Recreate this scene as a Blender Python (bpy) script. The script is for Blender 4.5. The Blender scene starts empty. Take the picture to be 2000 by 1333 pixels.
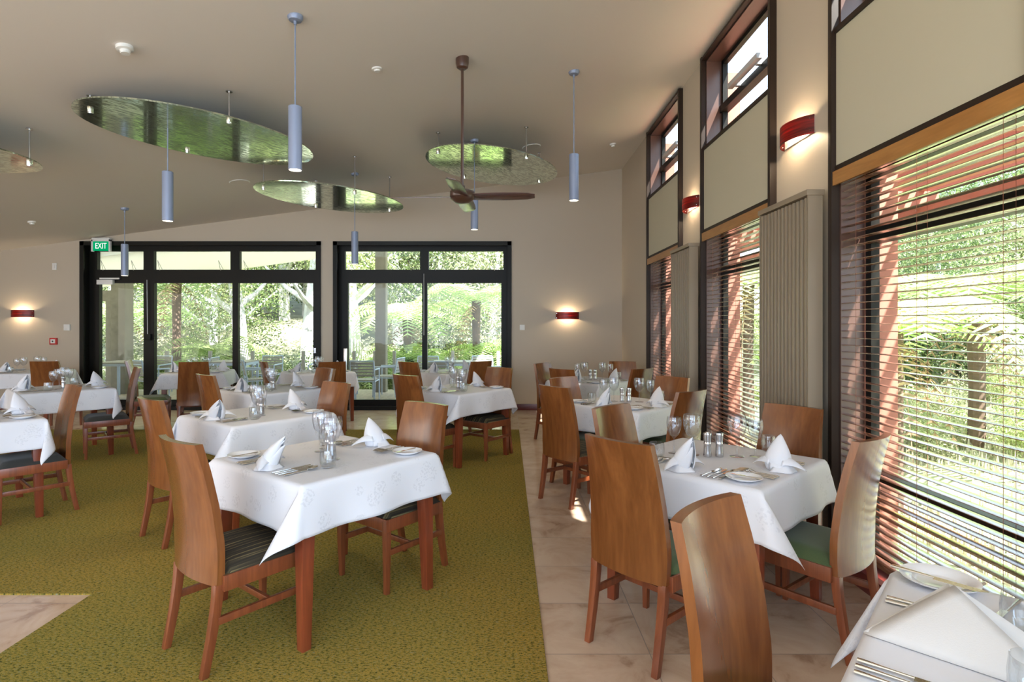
import bpy, bmesh, math, random
from mathutils import Vector, Matrix
random.seed(7)
R = math.radians
S = bpy.context.scene
COL = S.collection

# ------------------------------------------------------------------ camera, world, sun, exposure
F, HC = 1125.0, 1.48
cd = bpy.data.cameras.new('camera'); cam = bpy.data.objects.new('camera', cd); COL.objects.link(cam)
cam.location = (0, 0, HC); cam.rotation_euler = (R(90), 0, 0)
cd.sensor_width = 36; cd.lens = F / 2000 * 36
cd.shift_x = 0.005; cd.shift_y = -0.01575
cd.clip_start = 0.05; cd.clip_end = 300
S.camera = cam
S.view_settings.view_transform = 'Standard'; S.view_settings.look = 'None'
S.view_settings.exposure = 0.22; S.view_settings.gamma = 1.0
S.view_settings.use_curve_mapping = False
S.cycles.max_bounces = 10; S.cycles.diffuse_bounces = 5; S.cycles.glossy_bounces = 4
S.cycles.transmission_bounces = 6; S.cycles.transparent_max_bounces = 24
S.cycles.sample_clamp_indirect = 6.0
S.cycles.caustics_reflective = False; S.cycles.caustics_refractive = False

world = bpy.data.worlds.new('daylight'); S.world = world; world.use_nodes = True
wt = world.node_tree; wn = wt.nodes; wl = wt.links
bg = wn['Background']
tc = wn.new('ShaderNodeTexCoord'); sp = wn.new('ShaderNodeSeparateXYZ'); cr = wn.new('ShaderNodeValToRGB')
wl.new(tc.outputs['Generated'], sp.inputs[0]); wl.new(sp.outputs['Z'], cr.inputs[0])
cr.color_ramp.elements[0].position = 0.0; cr.color_ramp.elements[0].color = (0.76, 0.87, 1.0, 1)
cr.color_ramp.elements[1].position = 0.9; cr.color_ramp.elements[1].color = (0.50, 0.70, 1.0, 1)
wl.new(cr.outputs[0], bg.inputs[0]); bg.inputs[1].default_value = 4.0

SUN_E = 26
sd = bpy.data.lights.new('sun', 'SUN'); sd.energy = SUN_E; sd.angle = R(0.6); sd.color = (1.0, 0.97, 0.93)
sun = bpy.data.objects.new('sun', sd); COL.objects.link(sun)
sdir = Vector((0.42, -0.55, 1.0)).normalized()
sun.rotation_euler = sdir.to_track_quat('Z', 'Y').to_euler(); sun.location = (8, -6, 10)

def area(name, loc, rot, sx, sy, e, col):
    d = bpy.data.lights.new(name, 'AREA'); d.shape = 'RECTANGLE'; d.size = sx; d.size_y = sy
    d.energy = e; d.color = col
    o = bpy.data.objects.new(name, d); COL.objects.link(o); o.location = loc; o.rotation_euler = rot
    return o
# fill area lights added in place of unseen windows around the camera
area('rear_daylight_fill', (-4.0, -3.7, 1.7), (R(90), 0, 0), 8.0, 2.6, 120, (0.62, 0.79, 1.0))
area('side_daylight_fill', (1.93, -2.5, 1.9), (R(90), 0, R(90)), 2.8, 3.2, 320, (0.52, 0.73, 1.0))
area('left_daylight_fill', (-10.7, 1.0, 1.4), (R(90), 0, R(-90)), 7.0, 2.2, 150, (1.0, 0.95, 0.9))

# ------------------------------------------------------------------ materials
MATS = {}
def nt(name):
    m = bpy.data.materials.new(name); m.use_nodes = True; t = m.node_tree; t.nodes.clear()
    out = t.nodes.new('ShaderNodeOutputMaterial'); MATS[name] = m
    return m, t, out
def N(t, typ, **kw):
    n = t.nodes.new('ShaderNode' + typ)
    for k, v in kw.items(): setattr(n, k, v)
    return n
def c4(c): return (c[0], c[1], c[2], 1)
def simple(name, col, rough=.5, metal=0, bump=0, bscale=60, spec=.5, coat=0, var=0, vscale=8, sheen=0):
    m, t, out = nt(name); b = N(t, 'BsdfPrincipled')
    b.inputs['Base Color'].default_value = c4(col); b.inputs['Roughness'].default_value = rough
    b.inputs['Metallic'].default_value = metal; b.inputs['Specular IOR Level'].default_value = spec
    b.inputs['Coat Weight'].default_value = coat; b.inputs['Coat Roughness'].default_value = .2
    b.inputs['Sheen Weight'].default_value = sheen
    tcn = N(t, 'TexCoord')
    if var:
        nz = N(t, 'TexNoise'); nz.inputs['Scale'].default_value = vscale; t.links.new(tcn.outputs['Object'], nz.inputs[0])
        mx = N(t, 'MixRGB'); mx.inputs[1].default_value = c4([x * (1 - var) for x in col]); mx.inputs[2].default_value = c4([min(1, x * (1 + var)) for x in col])
        t.links.new(nz.outputs[0], mx.inputs[0]); t.links.new(mx.outputs[0], b.inputs['Base Color'])
    if bump:
        nz = N(t, 'TexNoise'); nz.inputs['Scale'].default_value = bscale; t.links.new(tcn.outputs['Object'], nz.inputs[0])
        bp = N(t, 'Bump'); bp.inputs['Strength'].default_value = bump; bp.inputs['Distance'].default_value = .01
        t.links.new(nz.outputs[0], bp.inputs['Height']); t.links.new(bp.outputs[0], b.inputs['Normal'])
    t.links.new(b.outputs[0], out.inputs[0]); return m
def wood(name, c1, c2, rough=.3, coat=.3, axis='Z', scale=14, spec=.5):
    m, t, out = nt(name); b = N(t, 'BsdfPrincipled'); tcn = N(t, 'TexCoord'); mp = N(t, 'Mapping')
    sc = {'Z': (scale, scale, 1.2), 'X': (1.2, scale, scale), 'Y': (scale, 1.2, scale)}[axis]
    mp.inputs['Scale'].default_value = sc
    oi = N(t, 'ObjectInfo'); ad = N(t, 'VectorMath', operation='ADD'); ml = N(t, 'VectorMath', operation='SCALE')
    cx = N(t, 'CombineXYZ')
    for i in range(3): t.links.new(oi.outputs['Random'], cx.inputs[i])
    ml.inputs['Scale'].default_value = 7.0; t.links.new(cx.outputs[0], ml.inputs[0])
    t.links.new(tcn.outputs['Object'], ad.inputs[0]); t.links.new(ml.outputs[0], ad.inputs[1])
    t.links.new(ad.outputs[0], mp.inputs[0])
    nz = N(t, 'TexNoise'); nz.inputs['Scale'].default_value = 1.3; nz.inputs['Detail'].default_value = 5; nz.inputs['Distortion'].default_value = 1.1
    n2 = N(t, 'TexNoise'); n2.inputs['Scale'].default_value = 7; n2.inputs['Detail'].default_value = 3
    t.links.new(mp.outputs[0], nz.inputs[0]); t.links.new(mp.outputs[0], n2.inputs[0])
    r = N(t, 'ValToRGB'); r.color_ramp.elements[0].position = .32; r.color_ramp.elements[0].color = c4(c1)
    r.color_ramp.elements[1].position = .68; r.color_ramp.elements[1].color = c4(c2)
    t.links.new(nz.outputs[0], r.inputs[0])
    mx = N(t, 'MixRGB', blend_type='MULTIPLY'); mx.inputs[0].default_value = .35
    t.links.new(r.outputs[0], mx.inputs[1]); t.links.new(n2.outputs[0], mx.inputs[2])
    hv = N(t, 'HueSaturation'); mr = N(t, 'MapRange'); mr.inputs['To Min'].default_value = .88; mr.inputs['To Max'].default_value = 1.12
    t.links.new(oi.outputs['Random'], mr.inputs['Value']); t.links.new(mr.outputs[0], hv.inputs['Value']); t.links.new(mx.outputs[0], hv.inputs['Color'])
    t.links.new(hv.outputs[0], b.inputs['Base Color'])
    b.inputs['Roughness'].default_value = rough; b.inputs['Coat Weight'].default_value = coat; b.inputs['Coat Roughness'].default_value = .22
    b.inputs['Specular IOR Level'].default_value = spec
    t.links.new(b.outputs[0], out.inputs[0]); return m
def thinglass(name, tint=(1, 1, 1), ior=1.45, rough=0.0, extra=0.0):
    m, t, out = nt(name)
    tr = N(t, 'BsdfTransparent'); tr.inputs[0].default_value = c4(tint)
    gl = N(t, 'BsdfGlossy'); gl.inputs['Roughness'].default_value = rough
    lw = N(t, 'LayerWeight'); lw.inputs[0].default_value = .5; pw = N(t, 'Math', operation='POWER'); pw.inputs[1].default_value = 5
    t.links.new(lw.outputs['Facing'], pw.inputs[0]); f0 = ((ior - 1) / (ior + 1)) ** 2
    mx = N(t, 'MixShader')
    a = N(t, 'Math', operation='MULTIPLY_ADD'); a.inputs[1].default_value = 1 - f0; a.inputs[2].default_value = f0 + extra
    a.use_clamp = True; t.links.new(pw.outputs[0], a.inputs[0]); fac = a.outputs[0]
    t.links.new(fac, mx.inputs[0]); t.links.new(tr.outputs[0], mx.inputs[1]); t.links.new(gl.outputs[0], mx.inputs[2])
    t.links.new(mx.outputs[0], out.inputs[0]); return m
def emit(name, col, e):
    m, t, out = nt(name); em = N(t, 'Emission'); em.inputs[0].default_value = c4(col); em.inputs[1].default_value = e
    t.links.new(em.outputs[0], out.inputs[0]); return m
def leaf(name, ca, cb, transl=.4, gloss=.05):
    m, t, out = nt(name)
    g = N(t, 'NewGeometry'); oi = N(t, 'ObjectInfo')
    r = N(t, 'ValToRGB'); r.color_ramp.elements[0].color = c4(ca); r.color_ramp.elements[1].color = c4(cb)
    t.links.new(g.outputs['Random Per Island'], r.inputs[0])
    hv = N(t, 'HueSaturation'); mr = N(t, 'MapRange'); mr.inputs['To Min'].default_value = .75; mr.inputs['To Max'].default_value = 1.25
    t.links.new(oi.outputs['Random'], mr.inputs['Value']); t.links.new(mr.outputs[0], hv.inputs['Value']); t.links.new(r.outputs[0], hv.inputs['Color'])
    d = N(t, 'BsdfDiffuse'); tl = N(t, 'BsdfTranslucent'); gl = N(t, 'BsdfGlossy'); gl.inputs['Roughness'].default_value = .35
    t.links.new(hv.outputs[0], d.inputs[0]); t.links.new(hv.outputs[0], tl.inputs[0])
    m1 = N(t, 'MixShader'); m1.inputs[0].default_value = transl; t.links.new(d.outputs[0], m1.inputs[1]); t.links.new(tl.outputs[0], m1.inputs[2])
    m2 = N(t, 'MixShader'); m2.inputs[0].default_value = gloss; t.links.new(m1.outputs[0], m2.inputs[1]); t.links.new(gl.outputs[0], m2.inputs[2])
    t.links.new(m2.outputs[0], out.inputs[0]); return m

M = {}
M['wall'] = simple('wall_paint', (.53, .45, .35), .6, bump=.03, bscale=200)
M['ceiling'] = simple('ceiling_paint', (.75, .69, .63), .75, bump=.02, bscale=150)
M['panel'] = simple('cream_panel', (.52, .475, .35), .55)
M['back_wood'] = wood('chair_veneer', (.19, .060, .017), (.29, .100, .028), .22, .45, 'Z', 9)
M['leg_wood'] = wood('chair_leg_wood', (.20, .050, .018), (.29, .078, .026), .35, .25, 'Z', 20)
M['table_wood'] = wood('table_wood', (.20, .04, .016), (.29, .062, .022), .3, .3, 'Z', 16)
M['valance_wood'] = wood('valance_wood', (.40, .17, .04), (.50, .23, .06), .35, .2, 'Y', 10)
M['slat_wood'] = wood('slat_wood', (.26, .09, .035), (.36, .13, .055), .25, 1.0, 'Y', 25, 1.0)
for n_ in M['slat_wood'].node_tree.nodes:
    if n_.type == 'BSDF_PRINCIPLED': n_.inputs['IOR'].default_value = 1.9; n_.inputs['Coat IOR'].default_value = 1.8
M['skirting'] = wood('skirting_wood', (.13, .015, .012), (.19, .026, .018), .3, .3, 'X', 10)
M['trim'] = simple('dark_trim', (.026, .015, .010), .45, spec=.25)
M['reveal'] = simple('brown_reveal', (.10, .050, .036), .3, spec=.6)
M['black_frame'] = simple('black_aluminium', (.008, .007, .005), .45, spec=.22)
M['cream_fin'] = simple('radiator_enamel', (.27, .21, .145), .4)
M['white_plastic'] = simple('white_plastic', (.78, .76, .72), .35)
M['grey_enamel'] = simple('grey_enamel', (.25, .29, .40), .38, metal=.2)
M['steel'] = simple('brushed_steel', (.60, .60, .62), .22, metal=1)
M['cutlery'] = simple('polished_steel', (.80, .78, .74), .12, metal=1)
M['chrome'] = simple('chrome', (.7, .7, .7), .08, metal=1)
M['porcelain'] = simple('porcelain', (.82, .82, .84), .12, spec=.6)
M['fan_brown'] = simple('fan_brown', (.07, .03, .018), .28, spec=.6, coat=.4)
M['fan_blade'] = simple('fan_blade', (.10, .045, .04), .22, spec=.7, coat=.5)
M['red_render'] = simple('red_cladding', (.40, .155, .105), .7, var=.08, vscale=30, bump=.05)
M['concrete'] = simple('weathered_post', (.27, .25, .21), .8, var=.25, vscale=9)
M['soffit'] = leaf('pale_roof_sheet', (.88, .87, .80), (.88, .87, .80), .17, .02)  # translucency added so sun from above brightens the underside
M['deck'] = wood('deck_boards', (.50, .42, .35), (.64, .55, .46), .7, 0, 'Y', 6)
M['outdoor_metal'] = simple('powder_coat', (.50, .60, .76), .4)
M['outdoor_slat'] = simple('grey_slats', (.40, .39, .37), .6)
M['trunk'] = simple('fern_trunk', (.13, .085, .06), .9, var=.4, vscale=14, bump=.6, bscale=20)
M['bark'] = simple('pale_bark', (.68, .66, .65), .8, var=.45, vscale=6, bump=.4, bscale=12)
M['green_fabric'] = simple('green_fabric', (.060, .095, .028), .85, bump=.25, bscale=500, var=.25, vscale=300, sheen=.3)
M['black_fabric'] = simple('charcoal_fabric', (.028, .028, .024), .8, bump=.2, bscale=400, sheen=.2)
M['soil'] = simple('bush_ground', (.27, .27, .17), .95, var=.75, vscale=2.6, bump=.9, bscale=5)
M['leaf_dark'] = leaf('leaf_dark', (.05, .10, .03), (.26, .34, .11), .35, .06)
M['leaf_light'] = leaf('leaf_light', (.24, .32, .08), (.68, .70, .36), .45, .06)
M['leaf_olive'] = leaf('leaf_olive', (.18, .22, .08), (.66, .64, .42), .4, .08)
M['fern'] = leaf('fern_green', (.32, .46, .14), (.66, .76, .36), .5, .04)
M['dead_fern'] = leaf('dead_fern', (.28, .19, .11), (.46, .33, .22), .3, .02)
M['straw'] = leaf('straw', (.46, .43, .30), (.74, .71, .58), .3, .03)
M['glass'] = thinglass('window_glass', (.97, .985, .975), 1.28)
M['wineglass'] = thinglass('clear_glass', (.965, .97, .985), 1.5, 0, .05)
M['tumbler'] = thinglass('tumbler_glass', (.95, .965, .975), 1.52, 0, .06)
M['lamp_glow'] = emit('lamp_glow', (1.0, .86, .62), 9)
M['exit_green'] = emit('exit_green', (.0, .36, .13), .9)
M['exit_white'] = emit('exit_white', (.9, 1, .95), .95)
M['red_plastic'] = simple('red_plastic', (.50, .012, .012), .35)
M['grey_plastic'] = simple('grey_plastic', (.5, .5, .5), .4)
M['cord'] = simple('blind_cord', (.28, .10, .06), .6)
M['seal'] = simple('dark_seal', (.02, .02, .02), .5)

def mk_sconce():      # red veneer that glows where the lamp stands behind it
    m, t, out = nt('red_veneer'); tcn = N(t, 'TexCoord'); mp = N(t, 'Mapping'); mp.inputs['Scale'].default_value = (2, 2, 55)
    nz = N(t, 'TexNoise'); nz.inputs['Scale'].default_value = 1.5; nz.inputs['Detail'].default_value = 4
    t.links.new(tcn.outputs['Object'], mp.inputs[0]); t.links.new(mp.outputs[0], nz.inputs[0])
    r = N(t, 'ValToRGB'); r.color_ramp.elements[0].position = .35; r.color_ramp.elements[0].color = (.06, .006, .004, 1)
    r.color_ramp.elements[1].position = .7; r.color_ramp.elements[1].color = (.26, .014, .009, 1)
    t.links.new(nz.outputs[0], r.inputs[0])
    b = N(t, 'BsdfPrincipled'); b.inputs['Roughness'].default_value = .35; tl = N(t, 'BsdfTranslucent')
    r2 = N(t, 'MixRGB', blend_type='MULTIPLY'); r2.inputs[0].default_value = 1; r2.inputs[2].default_value = (2.2, .9, .5, 1)
    t.links.new(r.outputs[0], b.inputs['Base Color']); t.links.new(r.outputs[0], r2.inputs[1]); t.links.new(r2.outputs[0], tl.inputs[0])
    mx = N(t, 'MixShader'); mx.inputs[0].default_value = .30
    t.links.new(b.outputs[0], mx.inputs[1]); t.links.new(tl.outputs[0], mx.inputs[2]); t.links.new(mx.outputs[0], out.inputs[0])
    return m
M['sconce'] = mk_sconce()

def mk_stripe():
    m, t, out = nt('striped_fabric'); tcn = N(t, 'TexCoord'); mp = N(t, 'Mapping'); mp.inputs['Scale'].default_value = (.15, 1, 1)
    w = N(t, 'TexNoise'); w.noise_dimensions = '3D'
    mp.inputs['Scale'].default_value = (75, 1.2, 0); w.inputs['Scale'].default_value = 1.0; w.inputs['Detail'].default_value = 2
    mp.inputs['Rotation'].default_value = (0, 0, 0)
    t.links.new(tcn.outputs['Object'], mp.inputs[0]); t.links.new(mp.outputs[0], w.inputs[0])
    r = N(t, 'ValToRGB'); e = r.color_ramp.elements
    e[0].position = .40; e[0].color = (.016, .012, .007, 1); e[1].position = .70; e[1].color = (.30, .24, .10, 1)
    x = e.new(.56); x.color = (.045, .034, .016, 1); x = e.new(.60); x.color = (.16, .12, .05, 1)
    t.links.new(w.outputs[0], r.inputs[0])
    b = N(t, 'BsdfPrincipled'); b.inputs['Roughness'].default_value = .85; t.links.new(r.outputs[0], b.inputs['Base Color'])
    t.links.new(b.outputs[0], out.inputs[0]); return m
M['stripe_fabric'] = mk_stripe()

def mk_cloth():
    m, t, out = nt('damask_cloth'); tcn = N(t, 'TexCoord')
    vo = N(t, 'TexVoronoi'); vo.inputs['Scale'].default_value = 9.0; t.links.new(tcn.outputs['UV'], vo.inputs[0])
    wv = N(t, 'TexNoise'); wv.inputs['Scale'].default_value = 75; wv.inputs['Detail'].default_value = 1.5; t.links.new(tcn.outputs['UV'], wv.inputs[0])
    lt = N(t, 'Math', operation='LESS_THAN'); lt.inputs[1].default_value = .36; t.links.new(vo.outputs['Distance'], lt.inputs[0])
    g2 = N(t, 'Math', operation='GREATER_THAN'); g2.inputs[1].default_value = .53; t.links.new(wv.outputs[0], g2.inputs[0])
    mu = N(t, 'Math', operation='MULTIPLY'); t.links.new(lt.outputs[0], mu.inputs[0]); t.links.new(g2.outputs[0], mu.inputs[1])
    mx = N(t, 'MixRGB'); mx.inputs[1].default_value = (.74, .74, .78, 1); mx.inputs[2].default_value = (.66, .66, .70, 1)
    t.links.new(mu.outputs[0], mx.inputs[0])
    b = N(t, 'BsdfPrincipled'); t.links.new(mx.outputs[0], b.inputs['Base Color'])
    mr = N(t, 'MapRange'); mr.inputs['To Min'].default_value = .62; mr.inputs['To Max'].default_value = .42
    t.links.new(mu.outputs[0], mr.inputs['Value']); t.links.new(mr.outputs[0], b.inputs['Roughness'])
    t.links.new(b.outputs[0], out.inputs[0]); return m
M['cloth'] = mk_cloth()
M['napkin'] = simple('white_napkin', (.76, .76, .80), .75, bump=.05, bscale=400)
M['napkin_shade_tint'] = simple('shade_tinted_napkin', (.55, .52, .49), .8, bump=.06, bscale=400)  # shade on the corner table napkin is put into this darker colour

def mk_carpet():
    m, t, out = nt('olive_carpet'); tcn = N(t, 'TexCoord'); mp = N(t, 'Mapping'); mp.inputs['Scale'].default_value = (55, 130, 1)
    t.links.new(tcn.outputs['Object'], mp.inputs[0])
    a = N(t, 'TexNoise'); a.inputs['Scale'].default_value = 1.0; a.inputs['Detail'].default_value = 3; a.inputs['Roughness'].default_value = .75
    t.links.new(mp.outputs[0], a.inputs[0])
    r = N(t, 'ValToRGB'); e = r.color_ramp.elements
    e[0].position = .36; e[0].color = (.05, .052, .012, 1); e[1].position = .66; e[1].color = (.24, .25, .19, 1)
    for p, c in ((.43, (.12, .115, .022)), (.485, (.24, .20, .04)), (.535, (.42, .26, .055)), (.59, (.19, .19, .05))):
        x = e.new(p); x.color = c4(c)
    t.links.new(a.outputs[0], r.inputs[0])
    b2 = N(t, 'TexNoise'); b2.inputs['Scale'].default_value = .55; t.links.new(tcn.outputs['Object'], b2.inputs[0])
    mx = N(t, 'MixRGB', blend_type='MULTIPLY'); rr = N(t, 'ValToRGB'); rr.color_ramp.elements[0].position = .35; rr.color_ramp.elements[0].color = (.86, .92, .82, 1)
    rr.color_ramp.elements[1].position = .65; rr.color_ramp.elements[1].color = (1.18, 1.0, .82, 1)
    t.links.new(b2.outputs[0], rr.inputs[0]); mx.inputs[0].default_value = .8
    t.links.new(r.outputs[0], mx.inputs[1]); t.links.new(rr.outputs[0], mx.inputs[2])
    b = N(t, 'BsdfPrincipled'); b.inputs['Roughness'].default_value = .95; b.inputs['Specular IOR Level'].default_value = .15
    t.links.new(mx.outputs[0], b.inputs['Base Color'])
    bp = N(t, 'Bump'); bp.inputs['Strength'].default_value = .6; bp.inputs['Distance'].default_value = .006
    t.links.new(a.outputs[0], bp.inputs['Height']); t.links.new(bp.outputs[0], b.inputs['Normal'])
    t.links.new(b.outputs[0], out.inputs[0]); return m
M['carpet'] = mk_carpet()

TILE = .472
def mk_tile():
    m, t, out = nt('limestone_tiles'); tcn = N(t, 'TexCoord'); sp = N(t, 'SeparateXYZ'); t.links.new(tcn.outputs['Object'], sp.inputs[0])
    def line(sock, off):
        a = N(t, 'Math', operation='SUBTRACT'); a.inputs[1].default_value = off; t.links.new(sock, a.inputs[0])
        d = N(t, 'Math', operation='DIVIDE'); d.inputs[1].default_value = TILE; t.links.new(a.outputs[0], d.inputs[0])
        f = N(t, 'Math', operation='FLOORED_MODULO'); f.inputs[1].default_value = 1; t.links.new(d.outputs[0], f.inputs[0])
        s = N(t, 'Math', operation='SUBTRACT'); s.inputs[1].default_value = .5; t.links.new(f.outputs[0], s.inputs[0])
        ab = N(t, 'Math', operation='ABSOLUTE'); t.links.new(s.outputs[0], ab.inputs[0])
        g = N(t, 'Math', operation='GREATER_THAN'); g.inputs[1].default_value = .4955; t.links.new(ab.outputs[0], g.inputs[0])
        fl = N(t, 'Math', operation='FLOOR'); t.links.new(d.outputs[0], fl.inputs[0])
        return g.outputs[0], fl.outputs[0]
    gx, ix = line(sp.outputs[0], .171); gy, iy = line(sp.outputs[1], 2.588)
    mxl = N(t, 'Math', operation='MAXIMUM'); t.links.new(gx, mxl.inputs[0]); t.links.new(gy, mxl.inputs[1])
    cx = N(t, 'CombineXYZ'); t.links.new(ix, cx.inputs[0]); t.links.new(iy, cx.inputs[1])
    wn_ = N(t, 'TexWhiteNoise'); wn_.noise_dimensions = '2D'; t.links.new(cx.outputs[0], wn_.inputs[0])
    ad = N(t, 'VectorMath', operation='ADD'); sc = N(t, 'VectorMath', operation='SCALE'); sc.inputs['Scale'].default_value = 5
    t.links.new(wn_.outputs['Color'], sc.inputs[0]); t.links.new(tcn.outputs['Object'], ad.inputs[0]); t.links.new(sc.outputs[0], ad.inputs[1])
    nz = N(t, 'TexNoise'); nz.inputs['Scale'].default_value = 3.5; nz.inputs['Detail'].default_value = 8; nz.inputs['Roughness'].default_value = .62; nz.inputs['Distortion'].default_value = .6
    t.links.new(ad.outputs[0], nz.inputs[0])
    r = N(t, 'ValToRGB'); e = r.color_ramp.elements
    e[0].position = .34; e[0].color = (.38, .24, .16, 1); e[1].position = .62; e[1].color = (.63, .475, .355, 1)
    x = e.new(.43); x.color = (.54, .385, .275, 1)
    t.links.new(nz.outputs[0], r.inputs[0])
    gm = N(t, 'MixRGB'); gm.inputs[2].default_value = (.26, .20, .16, 1); t.links.new(mxl.outputs[0], gm.inputs[0]); t.links.new(r.outputs[0], gm.inputs[1])
    b = N(t, 'BsdfPrincipled'); t.links.new(gm.outputs[0], b.inputs['Base Color'])
    mr = N(t, 'MapRange'); mr.inputs['To Min'].default_value = .20; mr.inputs['To Max'].default_value = .7; t.links.new(mxl.outputs[0], mr.inputs['Value'])
    t.links.new(mr.outputs[0], b.inputs['Roughness']); b.inputs['Specular IOR Level'].default_value = .6
    t.links.new(b.outputs[0], out.inputs[0]); return m
M['tile'] = mk_tile()

def mk_disc():
    m, t, out = nt('etched_mirror'); tcn = N(t, 'TexCoord')
    mp = N(t, 'Mapping'); mp.inputs['Scale'].default_value = (2.2, 7, 1); t.links.new(tcn.outputs['Object'], mp.inputs[0])
    nz = N(t, 'TexNoise'); nz.inputs['Scale'].default_value = 2.4; nz.inputs['Detail'].default_value = 9; nz.inputs['Roughness'].default_value = .7; nz.inputs['Distortion'].default_value = 2.2
    t.links.new(mp.outputs[0], nz.inputs[0])
    r = N(t, 'ValToRGB'); r.color_ramp.elements[0].position = .47; r.color_ramp.elements[0].color = (.40, .45, .36, 1)
    r.color_ramp.elements[1].position = .53; r.color_ramp.elements[1].color = (.78, .86, .68, 1)
    t.links.new(nz.outputs[0], r.inputs[0])
    b = N(t, 'BsdfPrincipled'); b.inputs['Metallic'].default_value = .92; t.links.new(r.outputs[0], b.inputs['Base Color'])
    mr = N(t, 'MapRange'); mr.inputs['From Min'].default_value = .47; mr.inputs['From Max'].default_value = .53; mr.inputs['To Min'].default_value = .17; mr.inputs['To Max'].default_value = .06
    t.links.new(nz.outputs[0], mr.inputs['Value']); t.links.new(mr.outputs[0], b.inputs['Roughness'])
    t.links.new(b.outputs[0], out.inputs[0]); return m
M['disc'] = mk_disc()

# ------------------------------------------------------------------ mesh helpers
class MB:
    def __init__(s): s.v = []; s.f = []; s.uv = None
    def add(s, vs, fs):
        o = len(s.v); s.v += [tuple(v) for v in vs]; s.f += [tuple(i + o for i in f) for f in fs]; return s
    def box(s, a, b, mat=None):
        (x0, y0, z0), (x1, y1, z1) = a, b
        vs = [(x0,y0,z0),(x1,y0,z0),(x1,y1,z0),(x0,y1,z0),(x0,y0,z1),(x1,y0,z1),(x1,y1,z1),(x0,y1,z1)]
        if mat is not None: vs = [mat @ Vector(v) for v in vs]
        return s.add(vs, [(0,3,2,1),(4,5,6,7),(0,1,5,4),(1,2,6,5),(2,3,7,6),(3,0,4,7)])
    def hexa(s, vs):   # 4 bottom + 4 top
        return s.add(vs, [(0,3,2,1),(4,5,6,7),(0,1,5,4),(1,2,6,5),(2,3,7,6),(3,0,4,7)])
    def tube(s, pts, rad, n=8, cap=True, flat=1.0):
        pts = [Vector(p) for p in pts]; rs = rad if isinstance(rad, (list, tuple)) else [rad] * len(pts)
        rings = []
        up = Vector((0, 0, 1))
        for i, p in enumerate(pts):
            d = (pts[min(i+1, len(pts)-1)] - pts[max(i-1, 0)]).normalized()
            ref = up if abs(d.z) < .95 else Vector((1, 0, 0))
            a = d.cross(ref).normalized(); b = a.cross(d).normalized()
            rings.append([p + a * math.cos(2*math.pi*k/n) * rs[i] + b * math.sin(2*math.pi*k/n) * rs[i] * flat for k in range(n)])
        vs = [v for r in rings for v in r]; fs = []
        for i in range(len(pts) - 1):
            for k in range(n):
                fs.append((i*n+k, i*n+(k+1)%n, (i+1)*n+(k+1)%n, (i+1)*n+k))
        if cap: fs.append(tuple(range(n))[::-1]); fs.append(tuple((len(pts)-1)*n+k for k in range(n)))
        return s.add(vs, fs)
    def lathe(s, prof, n=24, c=(0, 0, 0), closed=False):
        vs = []; fs = []
        for r, z in prof:
            for k in range(n):
                a = 2*math.pi*k/n; vs.append((c[0]+r*math.cos(a), c[1]+r*math.sin(a), c[2]+z))
        m = len(prof)
        for i in range(m - 1):
            for k in range(n): fs.append((i*n+k, i*n+(k+1)%n, (i+1)*n+(k+1)%n, (i+1)*n+k))
        if closed: fs.append(tuple(range(n))[::-1]); fs.append(tuple((m-1)*n+k for k in range(n)))
        return s.add(vs, fs)
    def build(s, name, mat, parent=None, bevel=0, smooth=True, ang=35, loc=None, weld=False):
        me = bpy.data.meshes.new(name); me.from_pydata(s.v, [], s.f); me.update()
        if bevel or weld:
            bm = bmesh.new(); bm.from_mesh(me)
            if weld: bmesh.ops.remove_doubles(bm, verts=bm.verts, dist=1e-5)
            if bevel:
                es = [e for e in bm.edges if len(e.link_faces) == 2 and e.calc_face_angle(0) > R(30)]
                bmesh.ops.bevel(bm, geom=es, offset=bevel, segments=2, affect='EDGES', profile=.6)
            bm.to_mesh(me); bm.free()
        me.materials.append(mat)
        if smooth:
            me.polygons.foreach_set('use_smooth', [True] * len(me.polygons)); me.set_sharp_from_angle(angle=R(ang))
        o = bpy.data.objects.new(name, me); COL.objects.link(o)
        if parent is not None: o.parent = parent
        if loc: o.location = loc
        return o
def tag(o, label=None, cat=None, group=None, kind=None):
    if label: o['label'] = label
    if cat: o['category'] = cat
    if group: o['group'] = group
    if kind: o['kind'] = kind
    return o
def empty(name, loc=(0, 0, 0), rz=0, **kw):
    o = bpy.data.objects.new(name, None); COL.objects.link(o); o.location = loc; o.rotation_euler = (0, 0, rz)
    o.empty_display_size = .1
    return tag(o, **kw)
def copy_tree(o, parent=None):
    c = o.copy(); COL.objects.link(c)
    if parent is not None: c.parent = parent
    for ch in list(o.children): copy_tree(ch, c)
    return c
used = set()
def inst(proto, loc, rz=0, label=None, cat=None, group=None, scale=None, rot=None):
    """the first use takes the prototype itself, later uses copy it with its parts"""
    if proto.name in used: o = copy_tree(proto)
    else: used.add(proto.name); o = proto
    o.location = loc; o.rotation_euler = rot if rot else (0, 0, rz)
    if scale: o.scale = (scale,) * 3 if not isinstance(scale, tuple) else scale
    return tag(o, label, cat, group)
def struct(o, label=None): o['kind'] = 'structure'; return tag(o, label) if label else o
def ceil_z(x): return 3.927 + .1315 * x
def pt(px, py, Y): return Vector(((px - 990) * Y / F, Y, HC - (py - 635) * Y / F))
def boxo(name, a, b, mat, parent=None, bevel=0): return MB().box(a, b).build(name, mat, parent, bevel=bevel, smooth=bool(bevel))

# ------------------------------------------------------------------ room shell
XL, YB, YR, XW = -11.0, 10.0, -4.0, 2.0
tag(struct(boxo('floor', (XL, YR, -.2), (2.25, 10.3, 0), M['tile'])), 'glossy pinkish limestone tile floor of the dining room', 'floor')
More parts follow.
